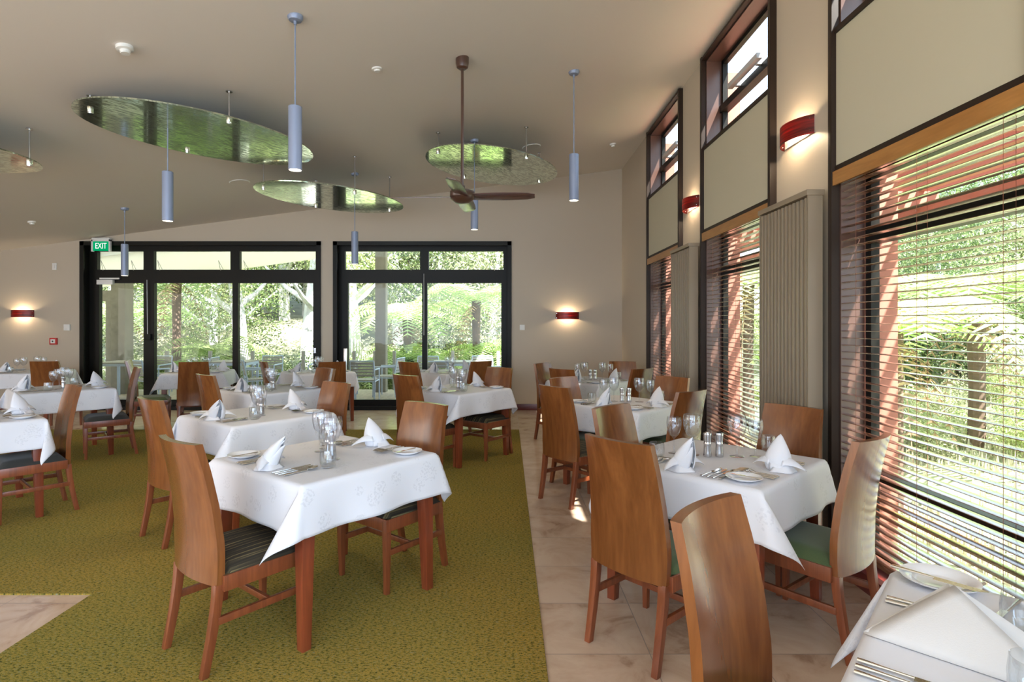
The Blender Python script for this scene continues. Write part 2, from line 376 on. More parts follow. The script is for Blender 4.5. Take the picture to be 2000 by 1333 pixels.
# carpet inset
cp = MB()
xe, yf, xn, yn = .171, 8.1, -2.27, 3.153
cp.box((XL + .01, yn, 0), (xe, yf, .008)); cp.box((xn, YR + .01, 0), (xe, yn, .008))
tag(struct(cp.build('floor_carpet', M['carpet'], smooth=False)), 'mottled olive green and gold carpet inset in the tile floor', 'carpet')
# ceiling (sloping slab)
cm = MB(); x0, x1 = XL - .3, 2.3
cm.hexa([(x0, YR-.3, ceil_z(x0)), (x1, YR-.3, ceil_z(x1)), (x1, YB+.3, ceil_z(x1)), (x0, YB+.3, ceil_z(x0)),
         (x0, YR-.3, ceil_z(x0)+.2), (x1, YR-.3, ceil_z(x1)+.2), (x1, YB+.3, ceil_z(x1)+.2), (x0, YB+.3, ceil_z(x0)+.2)])
tag(struct(cm.build('ceiling', M['ceiling'], smooth=False)), 'plain beige ceiling sloping up towards the windows', 'ceiling')
def slopebox(mb, xa, xb, ya, yb, z0, dz=0.0):
    mb.hexa([(xa,ya,z0),(xb,ya,z0),(xb,yb,z0),(xa,yb,z0),(xa,ya,ceil_z(xa)+dz),(xb,ya,ceil_z(xb)+dz),(xb,yb,ceil_z(xb)+dz),(xa,yb,ceil_z(xa)+dz)])
# back wall with two openings
D1, D2, DH = (-7.40, -3.227), (-3.013, .08), 2.93
WT = .30
wb = MB(); D1H = 2.93
segs = [(XL - .2, D1[0]), (D1[1], D2[0]), (D2[1], 2.2)]
for a, b in segs: slopebox(wb, a, b, YB, YB + WT, 0)
for a, b in (D1, D2):
    slopebox(wb, a, b, YB, YB + WT, DH)
tag(struct(wb.build('wall_back', M['wall'], smooth=False)), 'beige back wall around the two glazed door openings', 'wall')
tag(struct(boxo('wall_left', (XL - .2, YR, 0), (XL, YB, 2.5), M['wall'])), 'beige wall closing the left side of the room', 'wall')
wr = MB(); wr.box((XL, YR - .2, 0), (2.2, YR, .1)); slopebox(wr, XL, -8.2, YR - .2, YR, .1); slopebox(wr, 1.2, 2.2, YR - .2, YR, .1)
tag(struct(wr.build('wall_rear', M['wall'], smooth=False)), 'beige wall behind the camera with a wide opening', 'wall')
# skirting on the back wall
sk = MB(); sk.box((D2[1] + .0, YB - .018, 0), (XW, YB, .105)); sk2 = MB().box((XL, YB - .018, 0), (D1[0], YB, .105))
tag(struct(sk.build('baseboard_back', M['skirting'], bevel=.003)), 'dark red wooden skirting right of the glass doors', 'skirting')
tag(struct(sk2.build('baseboard_left', M['skirting'], bevel=.003)), 'dark red wooden skirting left of the glass doors', 'skirting')

# right wall: piers, bays
BAYS = [(6.58, 8.03), (4.31, 5.78), (2.17, 3.46)]
REAR_BAYS = []
allb = sorted(BAYS + REAR_BAYS)
wm = MB(); y = YR
ZL, ZV, ZS, ZH = .10, 2.40, 3.25, 4.13
WX = 2.2
for a, b in allb:
    slopebox(wm, XW, WX, y, a, 0); y = b
slopebox(wm, XW, WX, y, YB, 0)
for a, b in allb:
    wm.box((XW, a, 0), (WX, b, .04)); slopebox(wm, XW, WX, a, b, ZH + .02)
tag(struct(wm.build('wall_right', M['wall'], smooth=False)), 'pale beige wall piers between the tall window bays', 'wall')
for i, (a, b) in enumerate(allb):
    shown = (a, b) in BAYS
    nm = ['far', 'middle', 'near'][BAYS.index((a, b))] if shown else None
    k = len(allb) - i
    w = empty('window_%d' % k, (XW, (a + b) / 2, 0)); struct(w)
    tag(w, ('tall dark framed window bay at the %s end of the window wall' % nm) if shown else 'dark framed window bay beside the camera', 'window')
    Y0, Y1 = a - (a + b) / 2, b - (a + b) / 2
    # trims standing proud of the wall (far and near), head, sills
    for nme, ya in (('near_trim', Y0 - .04), ('far_trim', Y1)):
        o = MB().box((-.05, ya, 0), (.20, ya + .04, ceil_z(XW) - .02)).build(nme, M['trim'], w, bevel=.002)
    MB().box((-.05, Y0, ZH), (.20, Y1, ZH + .025)).build('head_trim', M['trim'], w)
    MB().box((-.035, Y0, ZS - .02), (.20, Y1, ZS + .012)).build('sill_trim', M['trim'], w)
    MB().box((-.03, Y0, ZV), (.20, Y1, ZV + .035)).build('valance_trim', M['trim'], w)
    MB().box((-.02, Y0, 0), (.20, Y1, .10)).build('sill_board', M['skirting'], w)
    # reveal linings
    MB().box((.0, Y1 - .012, .10), (.19, Y1, ZH)).build('jamb_lining', M['reveal'], w)
    MB().box((.0, Y0, .10), (.19, Y0 + .012, ZH)).build('jamb_lining', M['reveal'], w)
    MB().box((.0, Y0, ZH - .012), (.19, Y1, ZH)).build('head_lining', M['reveal'], w)
    MB().box((-.022, Y0, ZV + .035), (.12, Y1, ZS - .02)).build('infill_panel', M['panel'], w)
    # upper sash frame
    fr = MB(); xg = .15
    def rail(mb, ya, yb, za, zb, x=xg, d=.05): mb.box((x, ya, za), (x + d, yb, zb))
    rail(fr, Y0, Y1, ZS, ZS + .05); rail(fr, Y0, Y1, ZH - .05, ZH); rail(fr, Y0, Y0 + .05, ZS, ZH); rail(fr, Y1 - .05, Y1, ZS, ZH)
    fr.build('upper_frame', M['black_frame'], w, smooth=False)
    tb = MB(); zt = 3.60; rail(tb, Y0, Y1, zt, zt + .07, xg - .02, .08); tb.build('upper_transom', M['black_frame'], w, smooth=False)
    MB().box((xg + .02, Y0 + .05, ZS + .05), (xg + .026, Y1 - .05, ZH - .05)).build('upper_pane', M['glass'], w, smooth=False)
    st = MB(); st.box((xg - .10, Y0 + .42, zt + .075), (xg - .05, Y1 - .42, zt + .12)); st.box((xg - .06, Y0 + .5, zt + .06), (xg, Y0 + .54, zt + .09)); st.box((xg - .06, Y1 - .54, zt + .06), (xg, Y1 - .5, zt + .09))
    st.build('sash_opener', M['grey_plastic'], w, bevel=.003)
    # lower glazing
    lf = MB(); rail(lf, Y0, Y1, .10, .17); rail(lf, Y0, Y1, ZV - .05, ZV); rail(lf, Y0, Y0 + .06, .1, ZV); rail(lf, Y1 - .06, Y1, .1, ZV)
    rail(lf, Y0, Y1, 1.96, 2.05, xg - .01, .07); rail(lf, Y0, Y1, .56, .62)
    lf.build('lower_frame', M['black_frame'], w, smooth=False)
    MB().box((xg + .02, Y0 + .06, .17), (xg + .026, Y1 - .06, ZV - .05)).build('lower_pane', M['glass'], w, smooth=False)
    if shown:
        bl = empty('venetian_blind', (XW, (a + b) / 2, 0))
        tag(bl, {'far': 'lowered wooden venetian blind in the farthest window bay', 'middle': 'lowered wooden venetian blind in the middle window bay',
                 'near': 'large lowered wooden venetian blind in the nearest window bay at right'}[nm], 'blind', 'venetian blinds in the window bays')
        MB().box((-.045, Y0 + .002, ZV - .085), (-.03, Y1 - .002, ZV - .002)).build('valance', M['valance_wood'], bl)
        MB().box((.0, Y0 + .02, ZV - .06), (.05, Y1 - .02, ZV - .01)).build('head_rail', M['slat_wood'], bl)
        sl = MB(); z = .20; n = 0
        while z < ZV - .07:
            th = .0028
            jitter = random.uniform(-.0008, .0008)
            sag = -.004
            ny = 1
            ys = [Y0 + .015, Y1 - .015]
            x0_, x1_ = .004, .054
            # gently crowned slat (5 points across)
            prof = [(x0_ + (x1_ - x0_) * q / 4, .0030 * math.sin(math.pi * q / 4)) for q in range(5)]
            vs = []
            for yy in ys:
                for (xx, zz) in prof: vs.append((xx, yy, z + zz + jitter))
                for (xx, zz) in reversed(prof): vs.append((xx, yy, z + zz - th + jitter))
            fs = [tuple(range(10))[::-1], tuple(range(10, 20))] + [(q, (q + 1) % 10, 10 + (q + 1) % 10, 10 + q) for q in range(10)]
            sl.add(vs, fs); z += .0415; n += 1
        sl.build('slats', M['slat_wood'], bl, ang=50)
        MB().box((.004, Y0 + .015, .165), (.054, Y1 - .015, .185)).build('bottom_rail', M['slat_wood'], bl, bevel=.003)
        cdm = MB()
        for fy in (.12, .5, .88):
            yy = Y0 + (Y1 - Y0) * fy
            for xx in (.003, .055): cdm.tube([(xx, yy, .17), (xx, yy, ZV - .06)], .0009, 5)
        z = .20
        while z < ZV - .07:
            for fy in (.12, .5, .88):
                yy = Y0 + (Y1 - Y0) * fy
                cdm.tube([(.003, yy, z - .004), (.055, yy, z - .004)], .0006, 4, cap=False)
            z += .0415
        cdm.build('ladder_cords', M['cord'], bl)
        if nm == 'near': continue
        pc = MB()
        for q, zz in ((0, 1.02), (.03, .95)):
            yy = Y0 + .10 + q
            pc.tube([(-.012, yy, ZV - .09), (-.012, yy, zz)], .0012, 5); pc.lathe([(.002, .03), (.006, .02), (.008, 0), (.0, 0)], 10, (-.012, yy, zz - .02))
        pc.build('pull_cord', M['cord'], bl)
# corner strip of wall between the back wall and the first bay is the wall itself
# ------------------------------------------------------------------ glazed doors in the back wall
def glazed(name, x0, x1, panes, trans, label, extra=None):
    d = empty(name, ((x0 + x1) / 2, YB, 0)); struct(d); tag(d, label, 'glass door'); cx = (x0 + x1) / 2
    L = lambda px, Y: (px - 990) * Y / F - cx
    Zy = lambda py, Y: HC - (py - 635) * Y / F
    Yg = YB + .18
    # architrave and deep reveal
    ar = MB(); w_ = .07
    ar.box((x0 - cx, -.03, 0), (x0 - cx + w_, .0, DH)); ar.box((x1 - cx - w_, -.03, 0), (x1 - cx, .0, DH)); ar.box((x0 - cx, -.03, DH - w_), (x1 - cx, .0, DH))
    ar.build('architrave', M['black_frame'], d, smooth=False)
    rv = MB(); rv.box((x0 - cx, 0, 0), (x0 - cx + .05, .14, DH - .03)); rv.box((x1 - cx - .05, 0, 0), (x1 - cx, .14, DH - .03)); rv.box((x0 - cx, 0, DH - .05), (x1 - cx, .14, DH))
    rv.box((x0 - cx, -.01, 0), (x1 - cx, .30, .06))
    rv.build('reveal', M['black_frame'], d, smooth=False)
    ztb, ztt = Zy(527.5, Yg), Zy(491.5, Yg); zlt, zlb = Zy(553.5, Yg), Zy(781, Yg)
    fr = MB(); ya, yb = .14, .22
    fr.box((x0 - cx, ya, zlt), (x1 - cx, yb, ztb)); fr.box((x0 - cx, ya, ztt), (x1 - cx, yb, DH)); fr.box((x0 - cx, ya, .0), (x1 - cx, yb, zlb))
    def fill(lst, za, zb):
        xs = [x0 - cx] + [v for p in lst for v in (L(p[0], Yg), L(p[1], Yg))] + [x1 - cx]
        for k in range(0, len(xs), 2): fr.box((xs[k], ya, za), (xs[k+1], yb, zb))
    fill(panes, zlb, zlt); fill(trans, ztb, ztt)
    fr.build('frame', M['black_frame'], d, smooth=False)
    for p in panes: MB().box((L(p[0], Yg), .176, zlb), (L(p[1], Yg), .184, zlt)).build('pane', M['glass'], d, smooth=False)
    for p in trans:
        MB().box((L(p[0], Yg), .176, ztb), (L(p[1], Yg), .184, ztt)).build('transom_pane', M['glass'], d, smooth=False)
        for s in (L(p[0], Yg) + .08, L(p[1], Yg) - .2):
            st = MB(); st.tube([(s, .12, ztb + .16), (s + .05, .10, ztb - .02)], .004, 6); st.tube([(s, .12, ztb + .16), (s + .10, .10, ztb - .01)], .004, 6)
            st.build('window_stay', M['steel'], d)
    return d, L, Zy
d1, L1, Z1 = glazed('door_1', D1[0], D1[1], [(197, 283), (304, 456), (467, 613)], [(193, 283), (303, 452), (470, 618)], 'wide black framed three panel glazed door, left of the two')
d2, L2, Z2 = glazed('door_2', D2[0], D2[1], [(681, 825), (835, 979)], [(675, 821), (838, 983)], 'black framed two panel glazed door, right of the two')
# hardware
o = MB().box((L1(190, 10.1), .08, Z1(556, 10.1)), (L1(221, 10.1), .14, Z1(547, 10.1))); o.build('door_closer', M['white_plastic'], d1, bevel=.004)
MB().box((L1(195, 10.1), .09, Z1(546, 10.1)), (L1(233, 10.1), .12, Z1(543, 10.1))).build('closer_arm', M['white_plastic'], d1)
MB().tube([(L1(287, 10.1), .10, Z1(547, 10.1)), (L1(288, 10.1), .10, Z1(655, 10.1))], .006, 8).build('bolt_rod', M['grey_plastic'], d1)
MB().box((L1(283, 10.1), .09, Z1(665, 10.1)), (L1(294, 10.1), .14, Z1(653, 10.1))).build('bolt_handle', M['black_frame'], d1, bevel=.003)
MB().box((L1(614, 10.1), .07, Z1(690, 10.1)), (L1(618, 10.1), .14, Z1(680, 10.1))).build('pull_handle', M['steel'], d1)
MB().tube([(L2(828, 10.1), .10, Z2(535, 10.1)), (L2(828, 10.1), .10, Z2(655, 10.1))], .006, 8).build('bolt_rod', M['grey_plastic'], d2)
MB().box((L2(672, 10.1), .07, Z2(745, 10.1)), (L2(678, 10.1), .12, Z2(681, 10.1))).build('pull_handle', M['steel'], d2, bevel=.004)

# ------------------------------------------------------------------ wall fittings
def onwall(px, py, w, h, d, mat, name, label, cat, bevel=.004):
    p = pt(px, py, YB); o = MB().box((-w/2, -d, -h/2), (w/2, 0, h/2)).build(name, mat, bevel=bevel, loc=(p.x, YB - .001, p.z)); return tag(o, label, cat)
sw = onwall(107, 521, .075, .12, .012, M['white_plastic'], 'light_switch', 'small white wall switch above the red call point', 'switch')
MB().box((-.012, -.018, -.03), (.012, -.012, .03)).build('rocker', M['white_plastic'], sw)
cb = onwall(133, 640, .105, .105, .035, M['white_plastic'], 'wall_sensor', 'square white sensor box left of the glass doors', 'sensor')
MB().box((-.02, -.038, -.03), (.02, -.035, -.025)).build('sensor_slot', M['grey_plastic'], cb)
fa = onwall(106, 667, .125, .115, .03, M['red_plastic'], 'fire_call_point', 'red fire alarm call point on the left wall', 'fire alarm')
MB().box((-.038, -.036, -.036), (.038, -.029, .036)).build('call_plate', M['white_plastic'], fa); 
MB().lathe([(.0, .0), (.014, .0), (.014, .004), (0, .004)], 16).build('push_button', M['seal'], fa, loc=(0, -.036, 0)).rotation_euler = (R(90), 0, 0)
ts = onwall(1020, 640, .085, .095, .012, M['white_plastic'], 'thermostat', 'small white control plate right of the glass doors', 'control')
MB().box((-.015, -.016, -.02), (.015, -.012, .02)).build('rocker', M['white_plastic'], ts)

def sconce(loc, rz, label, en=19.0):
    o = empty('wall_sconce', loc, rz, label=label, cat='wall lamp', group='red veneer wall sconces')
    W, Hh, B, n = .20, .062, .10, 16     # half width, half height, bulge (towards -y local)
    vs = []; fs = []
    for k in range(n + 1):
        u = -1 + 2 * k / n; x = W * u; y = -.012 - B * (1 - u * u) ** .8
        for dy in (0, .004):
            for z in (-Hh, Hh): vs.append((x, y + dy, z))
    for k in range(n):
        a, b = 4 * k, 4 * k + 4
        fs += [(a, b, b+1, a+1), (a+2, a+3, b+3, b+2), (a+1, b+1, b+3, a+3), (a, a+2, b+2, b)]
    fs += [(0, 1, 3, 2), (4*n, 4*n+2, 4*n+3, 4*n+1)]
    MB().add(vs, fs).build('lamp_shade', M['sconce'], o)
    MB().box((-W + .01, -.012, -Hh + .01), (W - .01, 0, Hh - .01)).build('back_plate', M['white_plastic'], o)
    sc_ = MB()
    for sx in (-1, 1):
        for z in (-.04, .04): sc_.lathe([(0, 0), (.006, 0), (.005, .004), (0, .004)], 10, (sx * .185, z, 0))
    q = sc_.build('screw_caps', M['chrome'], o); q.rotation_euler = (R(90), 0, 0); q.location = (0, -.03, 0)
    MB().tube([(-.07, -.055, 0), (.07, -.055, 0)], .018, 12).build('bulb', M['lamp_glow'], o)
    l = bpy.data.lights.new('sconce_light', 'POINT'); l.energy = en; l.color = (1, .80, .52); l.shadow_soft_size = .03
    lo = bpy.data.objects.new('sconce_light', l); COL.objects.link(lo); lo.parent = o; lo.location = (0, -.06, 0)
    lo.location.z = .0
    return o
p = pt(45, 613, YB); sconce((p.x, YB, p.z), 0, 'dark red curved wall sconce on the left back wall')
p = pt(1108, 617, YB); sconce((p.x, YB, p.z), 0, 'glowing red curved wall sconce right of the glass doors')
sconce((XW, 3.93, 2.785), R(-90), 'large looking red curved sconce on the nearest window pier'.replace('large looking ', ''), 19)
sconce((XW, 6.17, 2.77), R(-90), 'red curved sconce on the pier between middle and far windows', 14)

def radiator(y0, y1, label):
    yc = (y0 + y1) / 2; h = (y1 - y0) / 2
    o = empty('column_radiator', (XW, yc, 0), label=label, cat='radiator', group='ribbed column radiators')
    rb = MB(); n = 13; pitch = 2 * h / n
    for k in range(n):
        yy = -h + pitch * (k + .5)
        rb.box((-.145, yy - pitch * .24, .16), (-.10, yy + pitch * .24, 2.27))
    rb.build('radiator_fins', M['cream_fin'], o, bevel=.004)
    MB().box((-.115, -h, .16), (-.10, h, 2.27)).build('back_sheet', M['cream_fin'], o)
    MB().box((-.145, -h - .012, .14), (-.055, -h, 2.28)).build('end_panel', M['cream_fin'], o)
    MB().box((-.145, h, .14), (-.055, h + .012, 2.28)).build('end_panel', M['cream_fin'], o)
    MB().box((-.155, -h - .018, 2.28), (-.045, h + .018, 2.315)).build('top_cap', M['cream_fin'], o, bevel=.003)
    MB().box((-.10, -h * .7, .3), (0, -h * .7 + .05, .36)).build('wall_bracket', M['cream_fin'], o)
    MB().box((-.10, h * .7, 2.0), (0, h * .7 + .05, 2.06)).build('wall_bracket', M['cream_fin'], o)
    return o
radiator(3.56, 4.22, 'tall beige ribbed radiator on the nearest window pier')
radiator(5.87, 6.50, 'tall beige ribbed radiator between middle and far windows')

# ------------------------------------------------------------------ ceiling fittings
def rod_disc(cx, cy, z, rods, label, ang=54.5):
    a, b = 1.10, .71
    o = empty('ceiling_reflector', (cx, cy, z), label=label, cat='glass ceiling panel', group='oval etched glass panels hung under the ceiling')
    vs = []; n = 96; t = .012
    for zz in (0, t):
        for k in range(n):
            th = 2 * math.pi * k / n; vs.append((a * math.cos(th), b * math.sin(th), zz))
    fs = [tuple(range(n))[::-1], tuple(range(n, 2 * n))] + [(k, (k+1) % n, n + (k+1) % n, n + k) for k in range(n)]
    g = MB().add(vs, fs).build('glass_oval', M['disc'], o, ang=30); g.rotation_euler = (0, 0, R(ang))
    for x, y in rods:
        top = ceil_z(x) - z
        r = MB().tube([(x - cx, y - cy, t), (x - cx, y - cy, top - .01)], .008, 10).build('hanging_rod', M['steel'], o)
        MB().lathe([(0, 0), (.028, 0), (.028, .008), (0, .008)], 16, (x - cx, y - cy, top - .012), ).build('ceiling_rose', M['steel'], r)
        MB().lathe([(0, -.03), (.022, -.03), (.024, -.02), (.024, 0), (0, 0)], 16, (x - cx, y - cy, 0)).build('clamp_nut', M['chrome'], r)
    return o
rodrel = [(-.66, -.70), (.42, -.45), (-.44, .42), (.66, .72)]
def rr(cx, cy, scale=1): return [(cx + a * scale, cy + b * scale) for a, b in rodrel]
rod_disc(-2.94, 5.66, 3.326, [(-3.58, 4.95), (-2.51, 5.205), (-3.375, 6.085), (-2.30, 6.38)], 'largest oval etched glass panel hanging at upper left')
rod_disc(-.16, 7.675, 3.58, [(-.834, 6.976), (.243, 7.197), (.47, 8.39), (-.6, 8.15)], 'oval etched glass panel hanging behind the ceiling fan')
rod_disc(-2.36, 7.87, 3.20, [(-1.97, 7.46), (-1.75, 8.6), (-3.05, 7.22), (-2.75, 8.3)], 'lowest oval etched glass panel above the carpet tables')
rod_disc(-5.25, 4.80, 3.006, [(-4.5, 5.43), (-4.9, 4.35), (-5.6, 5.25), (-5.9, 4.2)], 'oval etched glass panel cut off by the left edge')

def pendant(X, Y, zb, label, sag=0):
    o = empty('pendant_lamp', (X, Y, zb), label=label, cat='pendant lamp', group='grey cylinder pendant lamps')
    r, h = .048, .464; top = ceil_z(X) - zb
    MB().lathe([(r - .004, .0), (r, .0), (r, h - .004), (r - .006, h), (.006, h + .001)], 32).build('lamp_shade', M['grey_enamel'], o)
    MB().lathe([(0, .012), (r - .004, .012)], 24).build('bulb', M['lamp_glow'], o)
    MB().lathe([(r - .004, .0), (r - .004, .03)], 24).build('reflector', M['white_plastic'], o)
    MB().tube([(0, 0, h), (0, 0, top - .05)], .0055, 10).build('rod', M['grey_enamel'], o)
    MB().lathe([(0, -.06), (.010, -.06), (.012, -.035), (.045, -.03), (.055, -.012), (.055, .006)], 24, (0, 0, top)).build('ceiling_rose', M['grey_enamel'], o)
    l = bpy.data.lights.new('pendant_light', 'SPOT'); l.energy = 26; l.color = (1, .83, .58); l.spot_size = R(75); l.spot_blend = .6; l.shadow_soft_size = .03
    lo = bpy.data.objects.new('pendant_light', l); COL.objects.link(lo); lo.parent = o; lo.location = (0, 0, -.005)
    return o
for X, Y, zb, lb in [(-1.54, 4.19, 2.606, 'largest grey cylinder pendant in front of the oval panel'),
                     (-3.18, 5.40, 2.454, 'grey cylinder pendant hanging left, below the largest oval panel'),
                     (.67, 5.76, 2.724, 'grey cylinder pendant hanging right of the ceiling fan'),
                     (-.42, 7.45, 2.712, 'grey cylinder pendant partly hidden behind the ceiling fan'),
                     (-2.17, 8.22, 2.349, 'grey cylinder pendant in front of the right glass door'),
                     (-5.60, 8.44, 2.20, 'grey cylinder pendant beside the green exit sign')]:
    pendant(X, Y, zb, lb)

# ceiling fan
fx, fy, fz = -.40, 5.17, 2.63; ftop = ceil_z(fx) - fz
fan = empty('ceiling_fan', (fx, fy, fz), label='dark brown four blade ceiling fan on a long rod', cat='ceiling fan')
MB().lathe([(0, -.055), (.05, -.05), (.10, -.02), (.112, 0), (.112, .045), (.095, .055), (.03, .06), (.022, .10), (0, .10)], 40).build('motor_housing', M['fan_brown'], fan)
MB().lathe([(0, -.062), (.06, -.056), (.105, -.022), (.108, -.016)], 40).build('motor_cap', M['fan_brown'], fan)
MB().tube([(0, 0, .09), (0, 0, ftop - .06)], .013, 12).build('rod', M['fan_brown'], fan)
MB().lathe([(0, -.10), (.030, -.10), (.050, -.085), (.058, -.05), (.06, .006)], 24, (0, 0, ftop)).build('ceiling_rose', M['fan_brown'], fan)
for k in range(4):
    vs = []; n = 10
    for i in range(n + 1):
        t_ = i / n; x = .10 + .54 * t_; w = .060 + .012 * math.sin(math.pi * min(1, t_ * 1.1))
        if i == n: w *= .62
        if i == n - 0: x += .01
        for s in (-1, 1):
            for dz in (-.003, .003): vs.append((x, s * w, dz + .004 * (1 - s * s)))
    fs = [(0, 1, 3, 2), (4*n, 4*n+2, 4*n+3, 4*n+1)]
    for i in range(n):
        a_, b_ = 4*i, 4*i+4; fs += [(a_, b_, b_+1, a_+1), (a_+2, a_+3, b_+3, b_+2), (a_+1, b_+1, b_+3, a_+3), (a_, a_+2, b_+2, b_)]
    bl = MB().add(vs, fs).build('blade', M['fan_blade'], fan, bevel=.001)
    bl.rotation_euler = (R(-14), 0, R(90 * k - 3))
# detectors, speakers, exit sign
def detector(px, py, r, label, h=.045):
    # on the ceiling plane
    ax, az = (px - 990) / F, (635 - py) / F; Y = (3.927 - HC) / (az - .1315 * ax); X = ax * Y
    o = MB().lathe([(r * .45, -h), (r * .55, -h), (r * .62, -h * .55), (r, -h * .45), (r, 0)], 28).build('smoke_detector', M['white_plastic'], loc=(X, Y, ceil_z(X)))
    o.rotation_euler = (0, -math.atan(.1315), 0)
    MB().lathe([(0, -h), (r * .45, -h)], 24).build('sensor_cap', M['white_plastic'], o)
    MB().lathe([(r * .565, -h * .9), (r * .60, -h * .6)], 24).build('sensor_grille', M['seal'], o)
    return tag(o, label, 'smoke detector', 'round ceiling detectors')
detector(243, 91, .058, 'round white smoke detector above the largest oval panel', .055)
detector(736, 134, .045, 'flat white round detector left of the ceiling fan', .028)
detector(1197, 281, .045, 'small white detector near the window wall corner')
detector(62, 433, .050, 'small white detector near the left edge of the ceiling')
for px, py, lb in ((468, 356, 'round flush ceiling speaker left of the lowest oval panel'), (1038, 287, 'round flush ceiling speaker behind the fan panel')):
    ax, az = (px - 990) / F, (635 - py) / F; Y = (3.927 - HC) / (az - .1315 * ax); X = ax * Y
    o = MB().lathe([(.118, -.008), (.125, -.008), (.132, 0)], 32).build('ceiling_speaker', M['white_plastic'], loc=(X, Y, ceil_z(X))); o.rotation_euler = (0, -math.atan(.1315), 0)
    MB().lathe([(0, -.006), (.118, -.008)], 32).build('speaker_grille', M['ceiling'], o); tag(o, lb, 'speaker', 'flush ceiling speakers')

ex = empty('exit_sign', (pt(198, 480, 9.93).x, 9.93, 0), label='green illuminated exit sign above the left glass door', cat='exit sign')
zc = pt(0, 480.5, 9.93).z; W2 = .135
MB().box((-.15, -.03, zc + .10), (.15, .06, zc + .135)).build('mounting_box', M['white_plastic'], ex, bevel=.004)
fr = MB(); fr.box((-.165, -.02, zc - .10), (-.135, .02, zc + .11)); fr.box((.135, -.02, zc - .10), (.165, .02, zc + .11)); fr.box((-.165, -.02, zc + .075), (.165, .02, zc + .12))
fr.build('sign_frame', M['white_plastic'], ex, bevel=.003)
MB().box((-.135, -.012, zc - .085), (.135, .012, zc + .075)).build('sign_panel', M['exit_green'], ex)
cu = bpy.data.curves.new('lettering', 'FONT'); cu.body = 'EXIT'; cu.size = .125; cu.extrude = .001; cu.align_x = 'CENTER'; cu.offset = .0012
cu.materials.append(M['exit_white']); tx = bpy.data.objects.new('lettering', cu); COL.objects.link(tx); tx.parent = ex
tx.rotation_euler = (R(90), 0, 0); tx.location = (0, -.0145, zc - .047); tx.scale = (.78, 1.1, 1)
bpy.context.view_layer.update(); lm = bpy.data.meshes.new_from_object(tx.evaluated_get(bpy.context.evaluated_depsgraph_get())); lm.materials.clear(); lm.materials.append(M['exit_white'])
lo_ = bpy.data.objects.new('letters', lm); COL.objects.link(lo_); lo_.parent = ex; lo_.rotation_euler = tx.rotation_euler; lo_.location = tx.location; lo_.scale = tx.scale; bpy.data.objects.remove(tx); bpy.data.curves.remove(cu)

